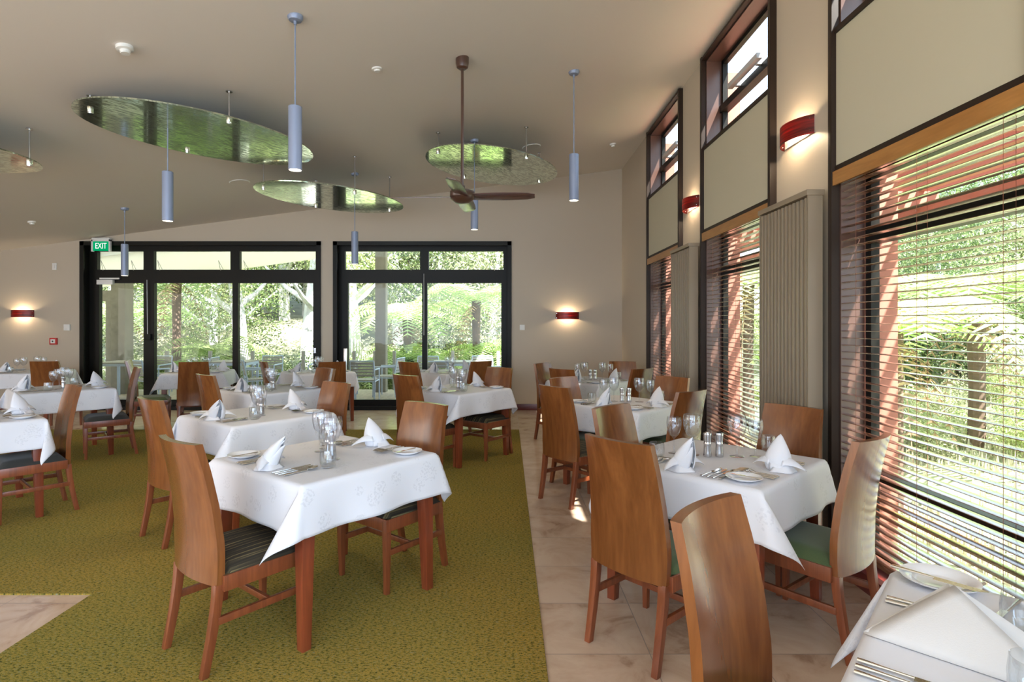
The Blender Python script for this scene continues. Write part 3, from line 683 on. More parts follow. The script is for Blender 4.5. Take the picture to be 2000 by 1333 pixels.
# ------------------------------------------------------------------ chairs
def back_y(z):   # side profile: foot splays back, belly forward at the seat, top leans back
    pts = [(0, -.275), (.15, -.245), (.30, -.222), (.42, -.215), (.55, -.217), (.70, -.233), (.85, -.262), (.975, -.295)]
    for (a, ya), (b, yb) in zip(pts, pts[1:]):
        if z <= b:
            t = (z - a) / (b - a); return ya + (yb - ya) * t
    return pts[-1][1]
def make_chair(seat_mat, name='dining_chair'):
    o = empty(name)
    # backrest: tall panel curved in both directions
    nz_, nx = 16, 10; z0, z1 = .37, .975; vs = []; th = .032
    def bw(z):
        if z < .5: return .205 + .006 * (z - .37) / .13
        return .211 - .031 * (z - .5) / .475
    for i in range(nz_ + 1):
        z = z0 + (z1 - z0) * i / nz_
        for j in range(nx + 1):
            u = -1 + 2 * j / nx; w = bw(z); bow = .030 * (1 - u * u)
            y = back_y(z) - bow
            vs.append((u * w, y + th / 2, z)); vs.append((u * w, y - th / 2, z))
    fs = []; st = 2 * (nx + 1)
    for i in range(nz_):
        for j in range(nx):
            a = i * st + 2 * j; b = a + 2; c = a + st; d = b + st
            fs += [(a, c, d, b), (a + 1, b + 1, d + 1, c + 1)]
        a = i * st; fs.append((a, a + 1, a + 1 + st, a + st)); a = i * st + 2 * nx; fs.append((a, a + st, a + 1 + st, a + 1))
    for j in range(nx):
        a = 2 * j; fs.append((a, a + 2, a + 3, a + 1)); a = nz_ * st + 2 * j; fs.append((a, a + 1, a + 3, a + 2))
    MB().add(vs, fs).build('backrest', M['back_wood'], o, ang=50)
    # rear legs sweep back
    for s in (-1, 1):
        vs = []; fs = []; n = 7
        for i in range(n + 1):
            z = .375 * i / n; y = back_y(z) - .002; t = i / n; hw = .0150 + .0045 * t; hd = .0155 + .003 * t; x = s * (.186 - .002 * (1 - t))
            vs += [(x - hw, y - hd, z), (x + hw, y - hd, z), (x + hw, y + hd, z), (x - hw, y + hd, z)]
        for i in range(n):
            for k in range(4): fs.append((4*i + k, 4*i + (k+1) % 4, 4*i + 4 + (k+1) % 4, 4*i + 4 + k))
        fs += [(3, 2, 1, 0), (4*n, 4*n+1, 4*n+2, 4*n+3)]
        MB().add(vs, fs).build('leg', M['leg_wood'], o, bevel=.003)
    for s in (-1, 1):
        x, y = s * .200, .195
        MB().hexa([(x-.013, y-.013, 0), (x+.013, y-.013, 0), (x+.013, y+.013, 0), (x-.013, y+.013, 0),
                   (x-.019, y-.019, .40), (x+.019, y-.019, .40), (x+.019, y+.019, .40), (x-.019, y+.019, .40)]).build('leg', M['leg_wood'], o, bevel=.003)
    sf = MB(); sf.box((-.219, .190, .345), (.219, .212, .412)); sf.box((-.200, -.200, .345), (.200, -.180, .412))
    for s in (-1, 1): sf.hexa([(s*.212-.011, -.21, .345), (s*.212+.011, -.21, .345), (s*.212+.011, .20, .345), (s*.212-.011, .20, .345), (s*.212-.011, -.21, .412), (s*.212+.011, -.21, .412), (s*.212+.011, .20, .412), (s*.212-.011, .20, .412)])
    sf.build('seat_frame', M['leg_wood'], o, bevel=.002)
    for s in (-1, 1): MB().box((s*.197-.009, -.225, .205), (s*.197+.009, .195, .237)).build('stretcher', M['leg_wood'], o, bevel=.002)
    MB().box((-.19, .000, .207), (.19, .018, .235)).build('stretcher', M['leg_wood'], o, bevel=.002)
    # cushion
    vs = []; n = 12; fs = []
    for i in range(n + 1):
        for j in range(n + 1):
            u = -1 + 2*i/n; v = -1 + 2*j/n
            e = max(abs(u), abs(v)); h = .044 * (1 - max(0, (e - .72) / .28) ** 2.4) + .010 * (1 - u*u) * (1 - v*v)
            y = -.002 + v * .206; x = u * (.217 + .004 * v); 
            vs.append((x, y, .412 + h))
    for i in range(n):
        for j in range(n): a = i*(n+1)+j; fs.append((a, a+n+1, a+n+2, a+1))
    b0 = len(vs)
    ring = [i*(n+1) for i in range(n+1)] + [n*(n+1)+j for j in range(1, n+1)] + [i*(n+1)+n for i in range(n-1, -1, -1)] + [j for j in range(n-1, 0, -1)]
    for r_ in ring: x, y, z = vs[r_]; vs.append((x, y, .411))
    m_ = len(ring)
    for k in range(m_): fs.append((ring[k], ring[(k+1) % m_], b0 + (k+1) % m_, b0 + k))
    fs.append(tuple(b0 + k for k in range(m_)))
    MB().add(vs, fs).build('seat', seat_mat, o, ang=60)
    return o
chair_stripe = make_chair(M['stripe_fabric']); chair_green = make_chair(M['green_fabric']); chair_black = make_chair(M['black_fabric'])
CH = {'s': chair_stripe, 'g': chair_green, 'b': chair_black}
def place_chair(kind, top, face_deg, label):
    """top = ground position under the middle of the back's top edge; face = heading of the sitter"""
    a = R(face_deg); f = Vector((math.cos(a), math.sin(a)))
    x, y = top[0] + f.x * .315, top[1] + f.y * .315
    return inst(CH[kind], (x, y, GZ(x, y)), a - math.pi / 2, label, 'chair', 'wooden dining chairs')
def GZ(x, y):
    on = (x < xe and yn < y < yf) or (xn < x < xe and y <= yn)
    return .008 if on else 0

# ------------------------------------------------------------------ tables and cloths
HT, TW = .75, .42
def make_table():
    o = empty('dining_table')
    MB().box((-TW, -TW, .72), (TW, TW, HT)).build('tabletop', M['table_wood'], o, bevel=.003)
    ap = MB(); q = TW - .04
    for s in (-1, 1):
        ap.box((-q, s*q-.011, .64), (q, s*q+.011, .72)); ap.box((s*q-.011, -q, .64), (s*q+.011, q, .72))
    ap.build('apron', M['table_wood'], o)
    for sx in (-1, 1):
        for sy in (-1, 1):
            ox, oy = sx * (TW - .012), sy * (TW - .012)       # outer faces stay upright, inner faces taper
            def rect(w): return [(ox, oy), (ox - sx*w, oy), (ox - sx*w, oy - sy*w), (ox, oy - sy*w)]
            a, b = rect(.045), rect(.072)
            if sx * sy < 0: a, b = a[::-1], b[::-1]
            MB().hexa([(p[0], p[1], 0) for p in a] + [(p[0], p[1], .72) for p in b]).build('leg', M['table_wood'], o, bevel=.003)
    return o
def make_cloth(seed, half=.655, t=.425, name='tablecloth'):
    rnd = random.Random(seed); n = 72; vs = []; uvs = []; fs = []
    ph = [rnd.uniform(0, 6.28) for _ in range(12)]
    side = [[rnd.choice((-1, 1)) for _ in (0, 1)] for _ in (0, 1)]; side[1][1] = -1; side[0][0] = 1; lean_ = rnd.uniform(1.0, 1.35)
    def wave(s, k): return .55 * math.sin(9.5 * s + ph[k]) + .45 * math.sin(17 * s + ph[k + 4])
    # sample lines concentrated at the table edge
    def samp(i):
        u = -1 + 2 * i / n; return half * u
    for i in range(n + 1):
        for j in range(n + 1):
            u, v = samp(i), samp(j); du, dv = max(0, abs(u) - t), max(0, abs(v) - t); su, sv = (1 if u > 0 else -1), (1 if v > 0 else -1)
            ztop = HT + .006
            if du == 0 and dv == 0: p = (u, v, ztop)
            elif dv == 0 or du == 0:
                d = du + dv; along = v if du > 0 else u; k = (0 if su > 0 else 1) if du > 0 else (2 if sv > 0 else 3)
                fade = 1 - (abs(along) / t) ** 4 * .5
                edge = max(0, abs(along) / t - .55) / .45
                off = .004 + d * .10 + .085 * d * wave(along, k) * fade + .05 * d * edge
                z = ztop - max(0, d * .985)
                p = (su * (t + off), v, z) if du > 0 else (u, sv * (t + off), z)
            else:
                r = math.hypot(du, dv); th = math.atan2(dv, du); s2 = math.sin(2 * th)
                flip = side[0 if su > 0 else 1][0 if sv > 0 else 1]
                # fold direction leans to one side so the tip hangs like a collapsed cone
                th2 = th + flip * lean_ * s2
                amp = r * (.13 + .40 * s2 ** 1.4)
                kk = (0 if su > 0 else 1); kv = (2 if sv > 0 else 3)
                ox = .004 + amp * math.cos(th2) + (.085 * r * wave(t, kk) * .5) * math.cos(th) ** 2
                oy = .004 + amp * math.sin(th2) + (.085 * r * wave(t, kv) * .5) * math.sin(th) ** 2
                dz = r * (.985 - .02 * s2 + .06 * s2 ** 3)
                p = (su * (t + ox), sv * (t + oy), ztop - dz)
            vs.append(p); uvs.append((u, v))
    # round the table edge slightly
    for i in range(n):
        for j in range(n): a = i*(n+1)+j; fs.append((a, a+n+1, a+n+2, a+1))
    me = bpy.data.meshes.new(name); me.from_pydata(vs, [], fs)
    ul = me.uv_layers.new(name='UV')
    for l in me.loops: ul.data[l.index].uv = uvs[l.vertex_index]
    me.polygons.foreach_set('use_smooth', [True] * len(me.polygons)); me.materials.append(M['cloth'])
    o = bpy.data.objects.new(name, me); COL.objects.link(o)
    m1 = o.modifiers.new('edge', 'SMOOTH'); m1.factor = .5; m1.iterations = 2
    m2 = o.modifiers.new('thick', 'SOLIDIFY'); m2.thickness = .0012; m2.offset = 0
    return o
table0 = make_table(); cloths = [make_cloth(k) for k in range(4)]

# ------------------------------------------------------------------ tableware prototypes (origin at the base)
def shell(mb, f, nu, nv):
    vs = [f(i / nu, j / nv) for i in range(nu + 1) for j in range(nv + 1)]
    mb.add(vs, [(i*(nv+1)+j, (i+1)*(nv+1)+j, (i+1)*(nv+1)+j+1, i*(nv+1)+j+1) for i in range(nu) for j in range(nv)])
def make_napkin(seed, name='folded_napkin'):
    rnd = random.Random(seed); mb = MB(); lean = rnd.uniform(.02, .045); H_ = rnd.uniform(.155, .18); tw = rnd.uniform(-.5, .5)
    def body(rs, hs, a0, a1, dx=0):
        def f(u, v):
            z = H_ * hs * u; w = (math.sin(math.pi * min(1, (.30 + .70 * u))) ** .75) if u < 1 else 0
            w = max(0.0, (1 - u) ** .62) * (.72 + .9 * u * (1 - u) * 1.6)
            r_ = .062 * rs * w; a = R(a0 + (a1 - a0) * v) + tw * u
            return (r_ * math.cos(a) * .9 + lean * u * u * 1.8 + dx * u, r_ * math.sin(a) * 1.25 + .01 * u, z)
        shell(mb, f, 14, 18)
    body(1.0, 1.0, 20, 330); body(.82, .90, 60, 300, .004); body(1.06, .72, 150, 350)
    # cuff round the base
    def cuff(u, v):
        a = R(200 * v - 190); r_ = .070 - .026 * u + .005 * math.sin(5 * a); z = .045 * u * (1 - 1.1 * abs(v - .5)); return (r_ * math.cos(a), r_ * 1.2 * math.sin(a), z)
    shell(mb, cuff, 5, 18)
    # two wings curling down to the cloth
    for s in (-1, 1):
        L_ = rnd.uniform(.085, .115)
        def wing(u, v):
            x = -.01 + .02 * u; y = s * (.03 + L_ * u); w = .040 * (1 - u) ** .7 + .002
            z = .062 * math.cos(u * 1.45) ** .8 + .012 * (1 - (2*v-1) ** 2) * (1 - u)
            return (x + (v - .5) * 2 * w, y, max(.001, z - .03 * abs(2*v-1) * (1-u)))
        shell(mb, wing, 10, 6)
    o = mb.build(name, M['napkin'], ang=80); md = o.modifiers.new('thick', 'SOLIDIFY'); md.thickness = .0015; md.offset = 0
    return o
napkins = [make_napkin(11), make_napkin(12), make_napkin(15)]
def make_plate(name='side_plate', r=.082):
    pr = [(0, .003), (r*.56, .003), (r*.62, .005), (r*.68, .012), (r*.97, .019), (r, .0195), (r*.985, .016), (r*.68, .006), (r*.55, 0), (0, 0)]
    o = MB().lathe(pr, 48).build(name, M['porcelain'], ang=60); return o
plate0 = make_plate()
def make_glass(name, h, rb, stem):
    k = rb / .048
    pr = [(0, 0), (.036*k, .0), (.037*k, .002), (.012*k, .006), (.0045, .012), (.0038, stem*.6), (.0045, stem - .006), (.012*k, stem + .003)]
    hb = h - stem
    for q in range(1, 9):
        t = q / 8; rr_ = rb * math.sin(math.pi * (.10 + .56 * t)) ** .75; pr.append((rr_, stem + hb * (t * .92 + .08 * t)))
    top = pr[-1]; pr.append((top[0] - .0012, top[1] + .0005))
    for q in range(8, 1, -1):
        t = q / 8; rr_ = rb * math.sin(math.pi * (.10 + .56 * t)) ** .75 - .0012; pr.append((rr_, stem + hb * t))
    pr.append((.010*k, stem + .008)); pr.append((0, stem + .005))
    o = empty(name)
    MB().lathe(pr[6:], 28).build('bowl', M['wineglass'], o, ang=70)
    MB().lathe(pr[:7], 20).build('stem', M['wineglass'], o, ang=70)
    return o
g_big = make_glass('wine_glass', .225, .050, .095); g_small = make_glass('wine_glass', .205, .041, .090)
def make_tumbler():
    pr = [(0, 0), (.030, 0), (.036, .006), (.040, .03), (.041, .06), (.038, .088), (.0365, .088), (.0385, .06), (.037, .03), (.030, .016), (0, .013)]
    return MB().lathe(pr, 32).build('water_tumbler', M['tumbler'], ang=60)
tumbler0 = make_tumbler()
def make_mill(name, dark):
    o = MB().lathe([(0, 0), (.0215, 0), (.0225, .004), (.0215, .02), (.0195, .055), (.020, .068), (.0205, .070), (.0205, .072), (.0195, .074), (.0195, .085), (.0225, .112), (.0235, .122), (.0225, .128), (.012, .131)], 28).build(name, M['steel'], ang=40)
    MB().lathe([(.012, .128), (.013, .133), (.008, .136), (0, .136)], 16).build('cap', M['seal'] if dark else M['chrome'], o)
    return o
salt0 = make_mill('salt_mill', False); pepper0 = make_mill('pepper_mill', True)
def handle(mb, L_=.11):
    mb.tube([(0, 0, .004), (0, .012, .0042), (0, .05, .0045), (0, L_, .0045)], [.0055, .0058, .0040, .0030], 8, flat=.62)
def make_fork():
    mb = MB(); handle(mb)
    def neck(u, v): w = .003 + .0095 * u ** 1.5; return ((2*v-1) * w, .108 + .040 * u, .0045 + .010 * math.sin(u * 1.5) )
    shell(mb, neck, 6, 4)
    for k in range(4):
        x = -.0098 + .0065 * k
        mb.tube([(x, .147, .0142), (x, .168, .0135), (x * .92, .193, .0105)], [.0019, .0017, .0008], 5)
    o = mb.build('table_fork', M['cutlery'], ang=60); m_ = o.modifiers.new('thick', 'SOLIDIFY'); m_.thickness = .001; return o
def make_knife(L_=.215, name='table_knife'):
    mb = MB(); h_ = L_ * .47; handle(mb, h_)
    vs = []; n = 8
    for i in range(n + 1):
        t = i / n; y = h_ + (L_ - h_) * t; w = .0085 * (1 - max(0, (t - .75) / .25) ** 2 * .9)
        vs += [(-.0035, y, .004), (-.0035, y, .0055), (-.0035 + 2 * w * .95, y, .0045)]
    fs = []
    for i in range(n):
        for k in range(3): fs.append((3*i+k, 3*i+(k+1) % 3, 3*i+3+(k+1) % 3, 3*i+3+k))
    fs += [(0, 2, 1), (3*n, 3*n+1, 3*n+2)]
    mb.add(vs, fs); return mb.build(name, M['cutlery'], ang=30)
def make_spoon():
    mb = MB(); handle(mb, .13)
    def bowl(u, v): w = .0195 * math.sin(math.pi * (u * .96 + .04)) ** .6; x = (2*v-1) * w; return (x, .128 + .058 * u, .0105 + .0 * u - .0075 * (1 - (2*v-1) ** 2) * math.sin(math.pi * u) + .004 * u)
    shell(mb, bowl, 12, 8)
    o = mb.build('soup_spoon', M['cutlery'], ang=60); m_ = o.modifiers.new('thick', 'SOLIDIFY'); m_.thickness = .0012; return o
fork0, knife0, spoon0, bknife0 = make_fork(), make_knife(), make_spoon(), make_knife(.165, 'butter_knife')

# ------------------------------------------------------------------ lay the room
ZT = HT + .0082
SIDE = {'NL': (180, 'near left'), 'NR': (-90, 'near right'), 'FR': (0, 'far right'), 'FL': (90, 'far left')}
def lay_table(idx, nm, cx, cy, rot, seats, glasses, cloth_k=0, full=True, drape_group=True):
    gz = GZ(cx, cy)
    inst(table0, (cx, cy, gz), R(rot), 'square reddish wooden table, the %s' % nm, 'table', 'square dining tables')
    inst(cloths[cloth_k], (cx, cy, gz), R(rot + 90 * (idx % 4 if idx > 4 else 0)), 'white damask tablecloth draped over the %s' % nm, 'tablecloth', 'white tablecloths')
    zt = ZT + gz
    for sd in seats:
        da, ph = SIDE[sd]; a = R(rot + da); o = Vector((math.cos(a), math.sin(a))); f = -o; r = Vector((f.y, -f.x)); heading = math.atan2(f.y, f.x) - math.pi/2
        def P(oo, rr__): return (cx + o.x*oo + r.x*rr__, cy + o.y*oo + r.y*rr__, zt)
        seat = 'at the %s seat of the %s' % (ph, nm)
        inst(random.choice(napkins), P(.335, -.0), heading + random.uniform(-.7, .7), 'white standing napkin %s' % seat, 'napkin', 'folded white napkins')
        x, y, z = P(.30, -.315)
        inst(plate0, (x, y, z), 0, 'white side plate %s' % seat, 'plate', 'white side plates')
        inst(bknife0, (P(.375, -.30)[0], P(.375, -.30)[1], z + .0125), heading + .05, 'butter knife %s' % seat, 'knife', 'butter knives')
        ks = [('outer', -.205), ('middle', -.177), ('inner', -.149)] if full else [('only', -.185)]
        for w, q in ks:
            x, y, z = P(.395, q); inst(fork0, (x, y, z), heading, ('%s fork %s' % (w, seat)) if full else 'steel fork %s' % seat, 'fork', 'steel forks')
        ks = [('inner', .128), ('middle', .156), ('outer', .184)] if full else [('only', .15)]
        for w, q in ks:
            x, y, z = P(.395, q); inst(knife0, (x, y, z), heading, ('%s knife %s' % (w, seat)) if full else 'steel knife %s' % seat, 'knife', 'steel knives')
        x, y, z = P(.385, .215); inst(spoon0, (x, y, z), heading, 'soup spoon %s' % seat, 'spoon', 'soup spoons')
    for kind, dx, dy, ph in glasses:
        pr = {'B': g_big, 'S': g_small, 'T': tumbler0, 'salt': salt0, 'pepper': pepper0}[kind]
        lab = {'B': 'large wine glass %s on the %s', 'S': 'smaller wine glass %s on the %s', 'T': 'water tumbler %s on the %s', 'salt': 'steel salt mill %s on the %s', 'pepper': 'steel pepper mill %s on the %s'}[kind] % (ph, nm)
        cat = {'B': 'wine glass', 'S': 'wine glass', 'T': 'tumbler', 'salt': 'salt mill', 'pepper': 'pepper mill'}[kind]
        grp = {'B': 'wine glasses', 'S': 'wine glasses', 'T': 'water tumblers', 'salt': 'salt mills', 'pepper': 'pepper mills'}[kind]
        inst(pr, (cx + dx, cy + dy, zt), random.uniform(0, 3), lab, cat, grp)
W_G = [('B', -.09, .09, 'left of the mills'), ('B', .14, .045, 'right of the mills'), ('S', .245, .05, 'at far right'), ('S', -.18, .13, 'behind the left napkin'),
       ('T', -.31, .0, 'at far left'), ('T', .38, .19, 'behind the right napkin'), ('salt', -.02, .05, 'in the middle'), ('pepper', .045, .05, 'in the middle')]
def cg(rot):     # glasses of the two-seat tables, mirrored pairs
    out = []
    for da, ph in ((180, 'near left'), (0, 'far right')):
        a = R(rot + da); o = Vector((math.cos(a), math.sin(a))); f = -o; r = Vector((f.y, -f.x))
        def q(oo, rr_): return (o.x*oo + r.x*rr_, o.y*oo + r.y*rr_)
        out += [('B',) + q(.04, .11) + ('for the %s seat' % ph,), ('S',) + q(.10, .165) + ('for the %s seat' % ph,), ('T',) + q(.155, .235) + ('for the %s seat' % ph,)]
    out += [('salt', -.0, .03, 'in the middle'), ('pepper', .035, -.02, 'in the middle')]
    return out
TB = [
 # name, cx, cy, rot, seats, glasses, cloth, full
 ('nearest carpet table', -.985, 3.15, 52, ('NL', 'FR'), 'c', 0, True),
 ('second carpet table from the front', -2.00, 4.63, 52, ('NL', 'FR'), 'c', 0, True),
 ('third carpet table', -2.64, 6.45, 52, ('NL', 'FR'), 'c', 1, True),
 ('rear right carpet table', -.55, 6.47, 51, ('NL', 'FR'), 'c', 0, True),
 ('near table at the left edge', -4.13, 4.38, 49, ('NL', 'FR'), 'c', 2, True),
 ('middle table at the left edge', -5.04, 6.52, 47, ('NL', 'FR'), 'c', 3, True),
 ('far left corner table', -7.40, 8.95, 14, ('NL', 'FR'), 'c', 1, False),
 ('back table before left door', -4.78, 8.95, 15, ('NL', 'FR'), 'c', 2, False),
 ('back table between the two doors', -2.93, 8.95, 38, ('NL', 'FR'), 'c', 3, False),
 ('back table before right door', -.88, 8.95, 46, ('NL', 'FR'), 'c', 1, False),
 ('nearest window side table', 1.12, 3.11, 44, ('NL', 'NR'), 'w', 0, True),
 ('middle window side table', 1.10, 5.35, 44, ('NL', 'NR'), 'w', 3, True),
 ('farthest window side table', 1.12, 7.55, 44, ('NL', 'NR'), 'w', 1, False),
]
for i, (nm, cx, cy, rot, seats, gl, ck, full) in enumerate(TB):
    lay_table(i, nm, cx, cy, rot, seats, cg(rot) if gl == 'c' else W_G, ck, full)

CHAIRS = [
 ('s', (-1.43, 2.48), 52, 'striped seat chair at the near left side of the nearest carpet table'),
 ('s', (-.50, 3.67), 232, 'wooden chair at the far right side of the nearest carpet table'),
 ('s', (-2.42, 3.87), 52, 'striped seat chair left of the second carpet table'),
 ('s', (-1.46, 5.00), 232, 'wooden chair at the far right side of the second carpet table'),
 ('s', (-3.02, 5.73), 52, 'wooden chair left of the third carpet table'),
 ('s', (-2.06, 6.62), 228, 'sunlit wooden chair at the far right of the third carpet table'),
 ('s', (-1.02, 5.70), 50, 'wooden chair left of the rear carpet table before the right door'),
 ('s', (-.07, 6.74), 232, 'wooden chair right of the rear carpet table before the right door'),
 ('b', (-3.54, 4.74), 229, 'charcoal seat chair right of the near table at the left edge'),
 ('b', (-4.31, 6.75), 218, 'charcoal seat chair right of the middle table at the left edge'),
 ('b', (-6.42, 7.98), 98, 'brown wooden chair standing before the far left corner table'),
 ('g', (-4.27, 7.85), 112, 'green seat chair with its back to the room, before the left door'),
 ('g', (-5.38, 8.15), 25, 'narrow looking wooden chair left of the back table before the left door'),
 ('g', (-3.40, 7.98), 35, 'wooden chair left of the back table between the doors'),
 ('g', (-2.38, 7.86), 118, 'wooden chair with its back to the room between the doors'),
 ('g', (-1.34, 7.72), 52, 'wooden chair left of the back table before the right door'),
 ('g', (-.34, 8.0), 132, 'wooden chair right of the back table before the right door'),
 ('g', (.475, 2.53), 41, 'large green seat chair left of the nearest window side table'),
 ('g', (.636, 3.60), -46, 'glossy chair at the far left side of the nearest window side table'),
 ('g', (1.80, 3.60), 214, 'brown chair between the nearest window side table and the radiator'),
 ('g', (1.66, 2.58), 128, 'green seat chair beside the nearest blind, back to the window'),
 ('s', (.37, 4.74), 38, 'striped seat chair left of the middle window side table'),
 ('g', (.53, 5.56), -48, 'glossy chair at the far left side of the middle window side table'),
 ('g', (1.63, 5.62), 220, 'brown chair at the far right side of the middle window side table'),
 ('g', (1.43, 4.40), 128, 'chair between the nearest and middle window side tables, near the blinds'),
 ('g', (.45, 7.62), -38, 'glossy chair at the far left side of the farthest window side table'),
 ('g', (.61, 6.60), 42, 'dark looking chair left of the farthest window side table'),
 ('g', (1.60, 7.98), 262, 'brown chair beyond the farthest window side table by the back wall'),
 ('g', (1.58, 6.64), 128, 'pale glossy chair at the near right of the farthest window side table'),
 ('g', (.545, 1.615), -45, 'foreground chair cut off by the bottom edge of the picture'),
]
for k, tp, fc, lb in CHAIRS: place_chair(k, tp, fc, lb)

# ---- bottom right corner table
t13 = (1.19, 1.11); r13 = 49
inst(table0, (t13[0], t13[1], 0), R(r13), 'square wooden table, the bottom right corner table', 'table', 'square dining tables')
inst(cloths[2], (t13[0], t13[1], 0), R(r13), 'white tablecloth draped over the bottom right corner table', 'tablecloth', 'white tablecloths')
big = make_plate('dinner_plate', .094); inst(big, (1.205, 1.605, ZT), 0, 'large white rimmed plate on the bottom right corner table', 'plate')
inst(bknife0, (1.118, 1.676, ZT + .016), R(-51) - math.pi/2 + math.pi * 0, 'butter knife lying across the large rimmed plate', 'knife', 'butter knives', scale=1.35)
for (x, y), n_ in (((.752, 1.236), 'upper'), ((.736, 1.216), 'middle'), ((.720, 1.194), 'lower')):
    inst(knife0, (x, y, ZT), R(-41) - math.pi/2, '%s of the three steel handles at the bottom of the corner table' % n_, 'knife', 'steel knives')
for (x, y), n_ in (((1.003, 1.519), 'upper'), ((.987, 1.50), 'lower')):
    inst(fork0, (x, y, ZT), R(-41) - math.pi/2, '%s of the two forks tucked behind the tent napkin' % n_, 'fork', 'steel forks')
inst(spoon0, (1.325, 1.60, ZT), R(205) - math.pi/2, 'soup spoon beside the tumbler on the corner table', 'spoon', 'soup spoons')
inst(knife0, (1.335, 1.50, ZT), R(215) - math.pi/2, 'steel knife behind the tumbler on the corner table', 'knife', 'steel knives')
inst(tumbler0, (1.192, 1.325, ZT), 0, 'water tumbler at the right edge of the corner table', 'tumbler', 'water tumblers', scale=1.12)
inst(tumbler0, (.988, 1.07, ZT), 0, 'water tumbler in the bottom right corner of the picture', 'tumbler', 'water tumblers', scale=1.12)
def tent():
    A = Vector((.832, 1.345, 0)); B = Vector((1.085, 1.085, 0)); Pk = Vector((1.045, 1.345, .112)); D_ = Vector((1.20, 1.22, .0)); A2 = Vector((.850, 1.365, .002))
    mb = MB(); n = 10
    def tri(a, b, c, bulge, nrm):
        idx = {}; vs = []; fs = []
        for i in range(n + 1):
            for j in range(n + 1 - i):
                u, v = i / n, j / n; w = 1 - u - v
                p = a * w + b * u + c * v + nrm * bulge * 27 * u * v * w + nrm * bulge * 2.0 * (w * v)
                idx[i, j] = len(vs); vs.append(p)
        for i in range(n):
            for j in range(n - i):
                fs.append((idx[i, j], idx[i+1, j], idx[i, j+1]))
                if j < n - i - 1: fs.append((idx[i+1, j], idx[i+1, j+1], idx[i, j+1]))
        mb.add(vs, fs)
    n1 = (B - A).cross(Pk - A).normalized()
    tri(A, B, Pk, .010, n1); tri(A2, D_, Pk, -.006, n1); tri(A + Vector((0, 0, .004)), Pk + Vector((.0, .02, -.004)), A.lerp(D_, .6) + Vector((0, 0, .0)), .004, n1)
    o = mb.build('tent_napkin', M['napkin_shade_tint'], ang=60, loc=(0, 0, ZT + .001)); md = o.modifiers.new('thick', 'SOLIDIFY'); md.thickness = .0035; md.offset = 0
    tag(o, 'large triangular folded napkin, coloured as in shade, on the corner table', 'napkin')
tent()

# ------------------------------------------------------------------ outside: deck, furniture, balustrade
struct(tag(boxo('deck', (-16, YB + .30, -.25), (3.4, 13.4, -.02), M['deck']), 'timber deck outside the glass doors', 'deck'))
sf = MB(); ye = 13.8; dz = -.267
sf.hexa([(-16, 10.32, ceil_z(-16)+dz), (.6, 10.32, ceil_z(.6)+dz), (.6, ye, ceil_z(.6)+dz), (-16, ye, ceil_z(-16)+dz),
         (-16, 10.32, ceil_z(-16)+dz+.16), (.6, 10.32, ceil_z(.6)+dz+.16), (.6, ye, ceil_z(.6)+dz+.16), (-16, ye, ceil_z(-16)+dz+.16)])
sf.v = [(x, y, z) for x, y, z in sf.v]
struct(tag(sf.build('deck_roof', M['soffit'], smooth=False), 'pale painted roof soffit over the deck', 'roof'))
def post(px, Y, w, mat, lab, ztop):
    p = pt(px, 700, Y); o = MB().box((-w/2, -w/2, -.02), (w/2, w/2, ztop)).build('deck_post', mat, loc=(p.x, Y, 0), bevel=.008); struct(tag(o, lab, 'post')); return o
post(239, 12.6, .30, M['concrete'], 'broad pale weathered post behind the left door', ceil_z(-8.4) + dz)
post(745, 12.9, .235, M['concrete'], 'dark weathered deck post behind the right door', ceil_z(-2.8) + dz)
post(219, 13.2, .18, M['concrete'], 'slim post beside the broad pale post', 2.25)
struct(tag(MB().box((-9.4, 13.1, 2.02), (-8.9, 13.28, 2.26)).build('deck_beam', M['concrete'], smooth=False), 'low beam meeting the broad pale post', 'beam'))
# balustrade
bx = [-9.6, -8.9, -7.85, -6.85, -5.87, -4.7, -3.53, -3.05, -2.60, -1.25, -.2, 1.0, 2.2, 3.2]
bal = empty('glass_balustrade', (-3, 13.3, -.02), label='clear glass balustrade with short grey posts along the deck edge', cat='balustrade')
for x in bx: MB().box((x + 3 - .035, -.035, 0), (x + 3 + .035, .035, .897)).build('post', M['outdoor_slat'], bal, bevel=.004)
for a, b in zip(bx, bx[1:]): MB().box((a + 3.05, -.006, .08), (b + 2.95, .006, 1.05)).build('pane', M['glass'], bal, smooth=False)
def make_outchair():
    o = empty('patio_chair')
    for s in (-1, 1):
        MB().tube([(s*.235, -.27, 0), (s*.235, -.235, .42), (s*.225, -.30, .80)], .014, 8).build('leg', M['outdoor_metal'], o)
        MB().tube([(s*.235, .22, 0), (s*.235, .22, .62)], .014, 8).build('leg', M['outdoor_metal'], o)
        MB().tube([(s*.235, .235, .62), (s*.235, -.25, .63)], .016, 8).build('armrest', M['outdoor_metal'], o)
    MB().tube([(-.225, -.30, .80), (.225, -.30, .80)], .014, 8).build('top_rail', M['outdoor_metal'], o)
    sl = MB()
    for k in range(5):
        z = .50 + .058 * k; y = -.235 - .065 * (z - .42) / .38; sl.box((-.22, y - .008, z), (.22, y + .008, z + .045))
    sl.build('backrest', M['outdoor_slat'], o)
    st = MB()
    for k in range(7): y = -.22 + .063 * k; st.box((-.225, y, .415), (.225, y + .055, .432))
    st.build('seat', M['outdoor_slat'], o)
    fr = MB(); fr.tube([(-.235, .22, .40), (.235, .22, .40)], .012, 6); fr.tube([(-.235, -.235, .40), (.235, -.235, .40)], .012, 6)
    for s in (-1, 1): fr.tube([(s*.235, -.235, .40), (s*.235, .22, .40)], .012, 6)
    fr.build('seat_frame', M['outdoor_metal'], o)
    return o
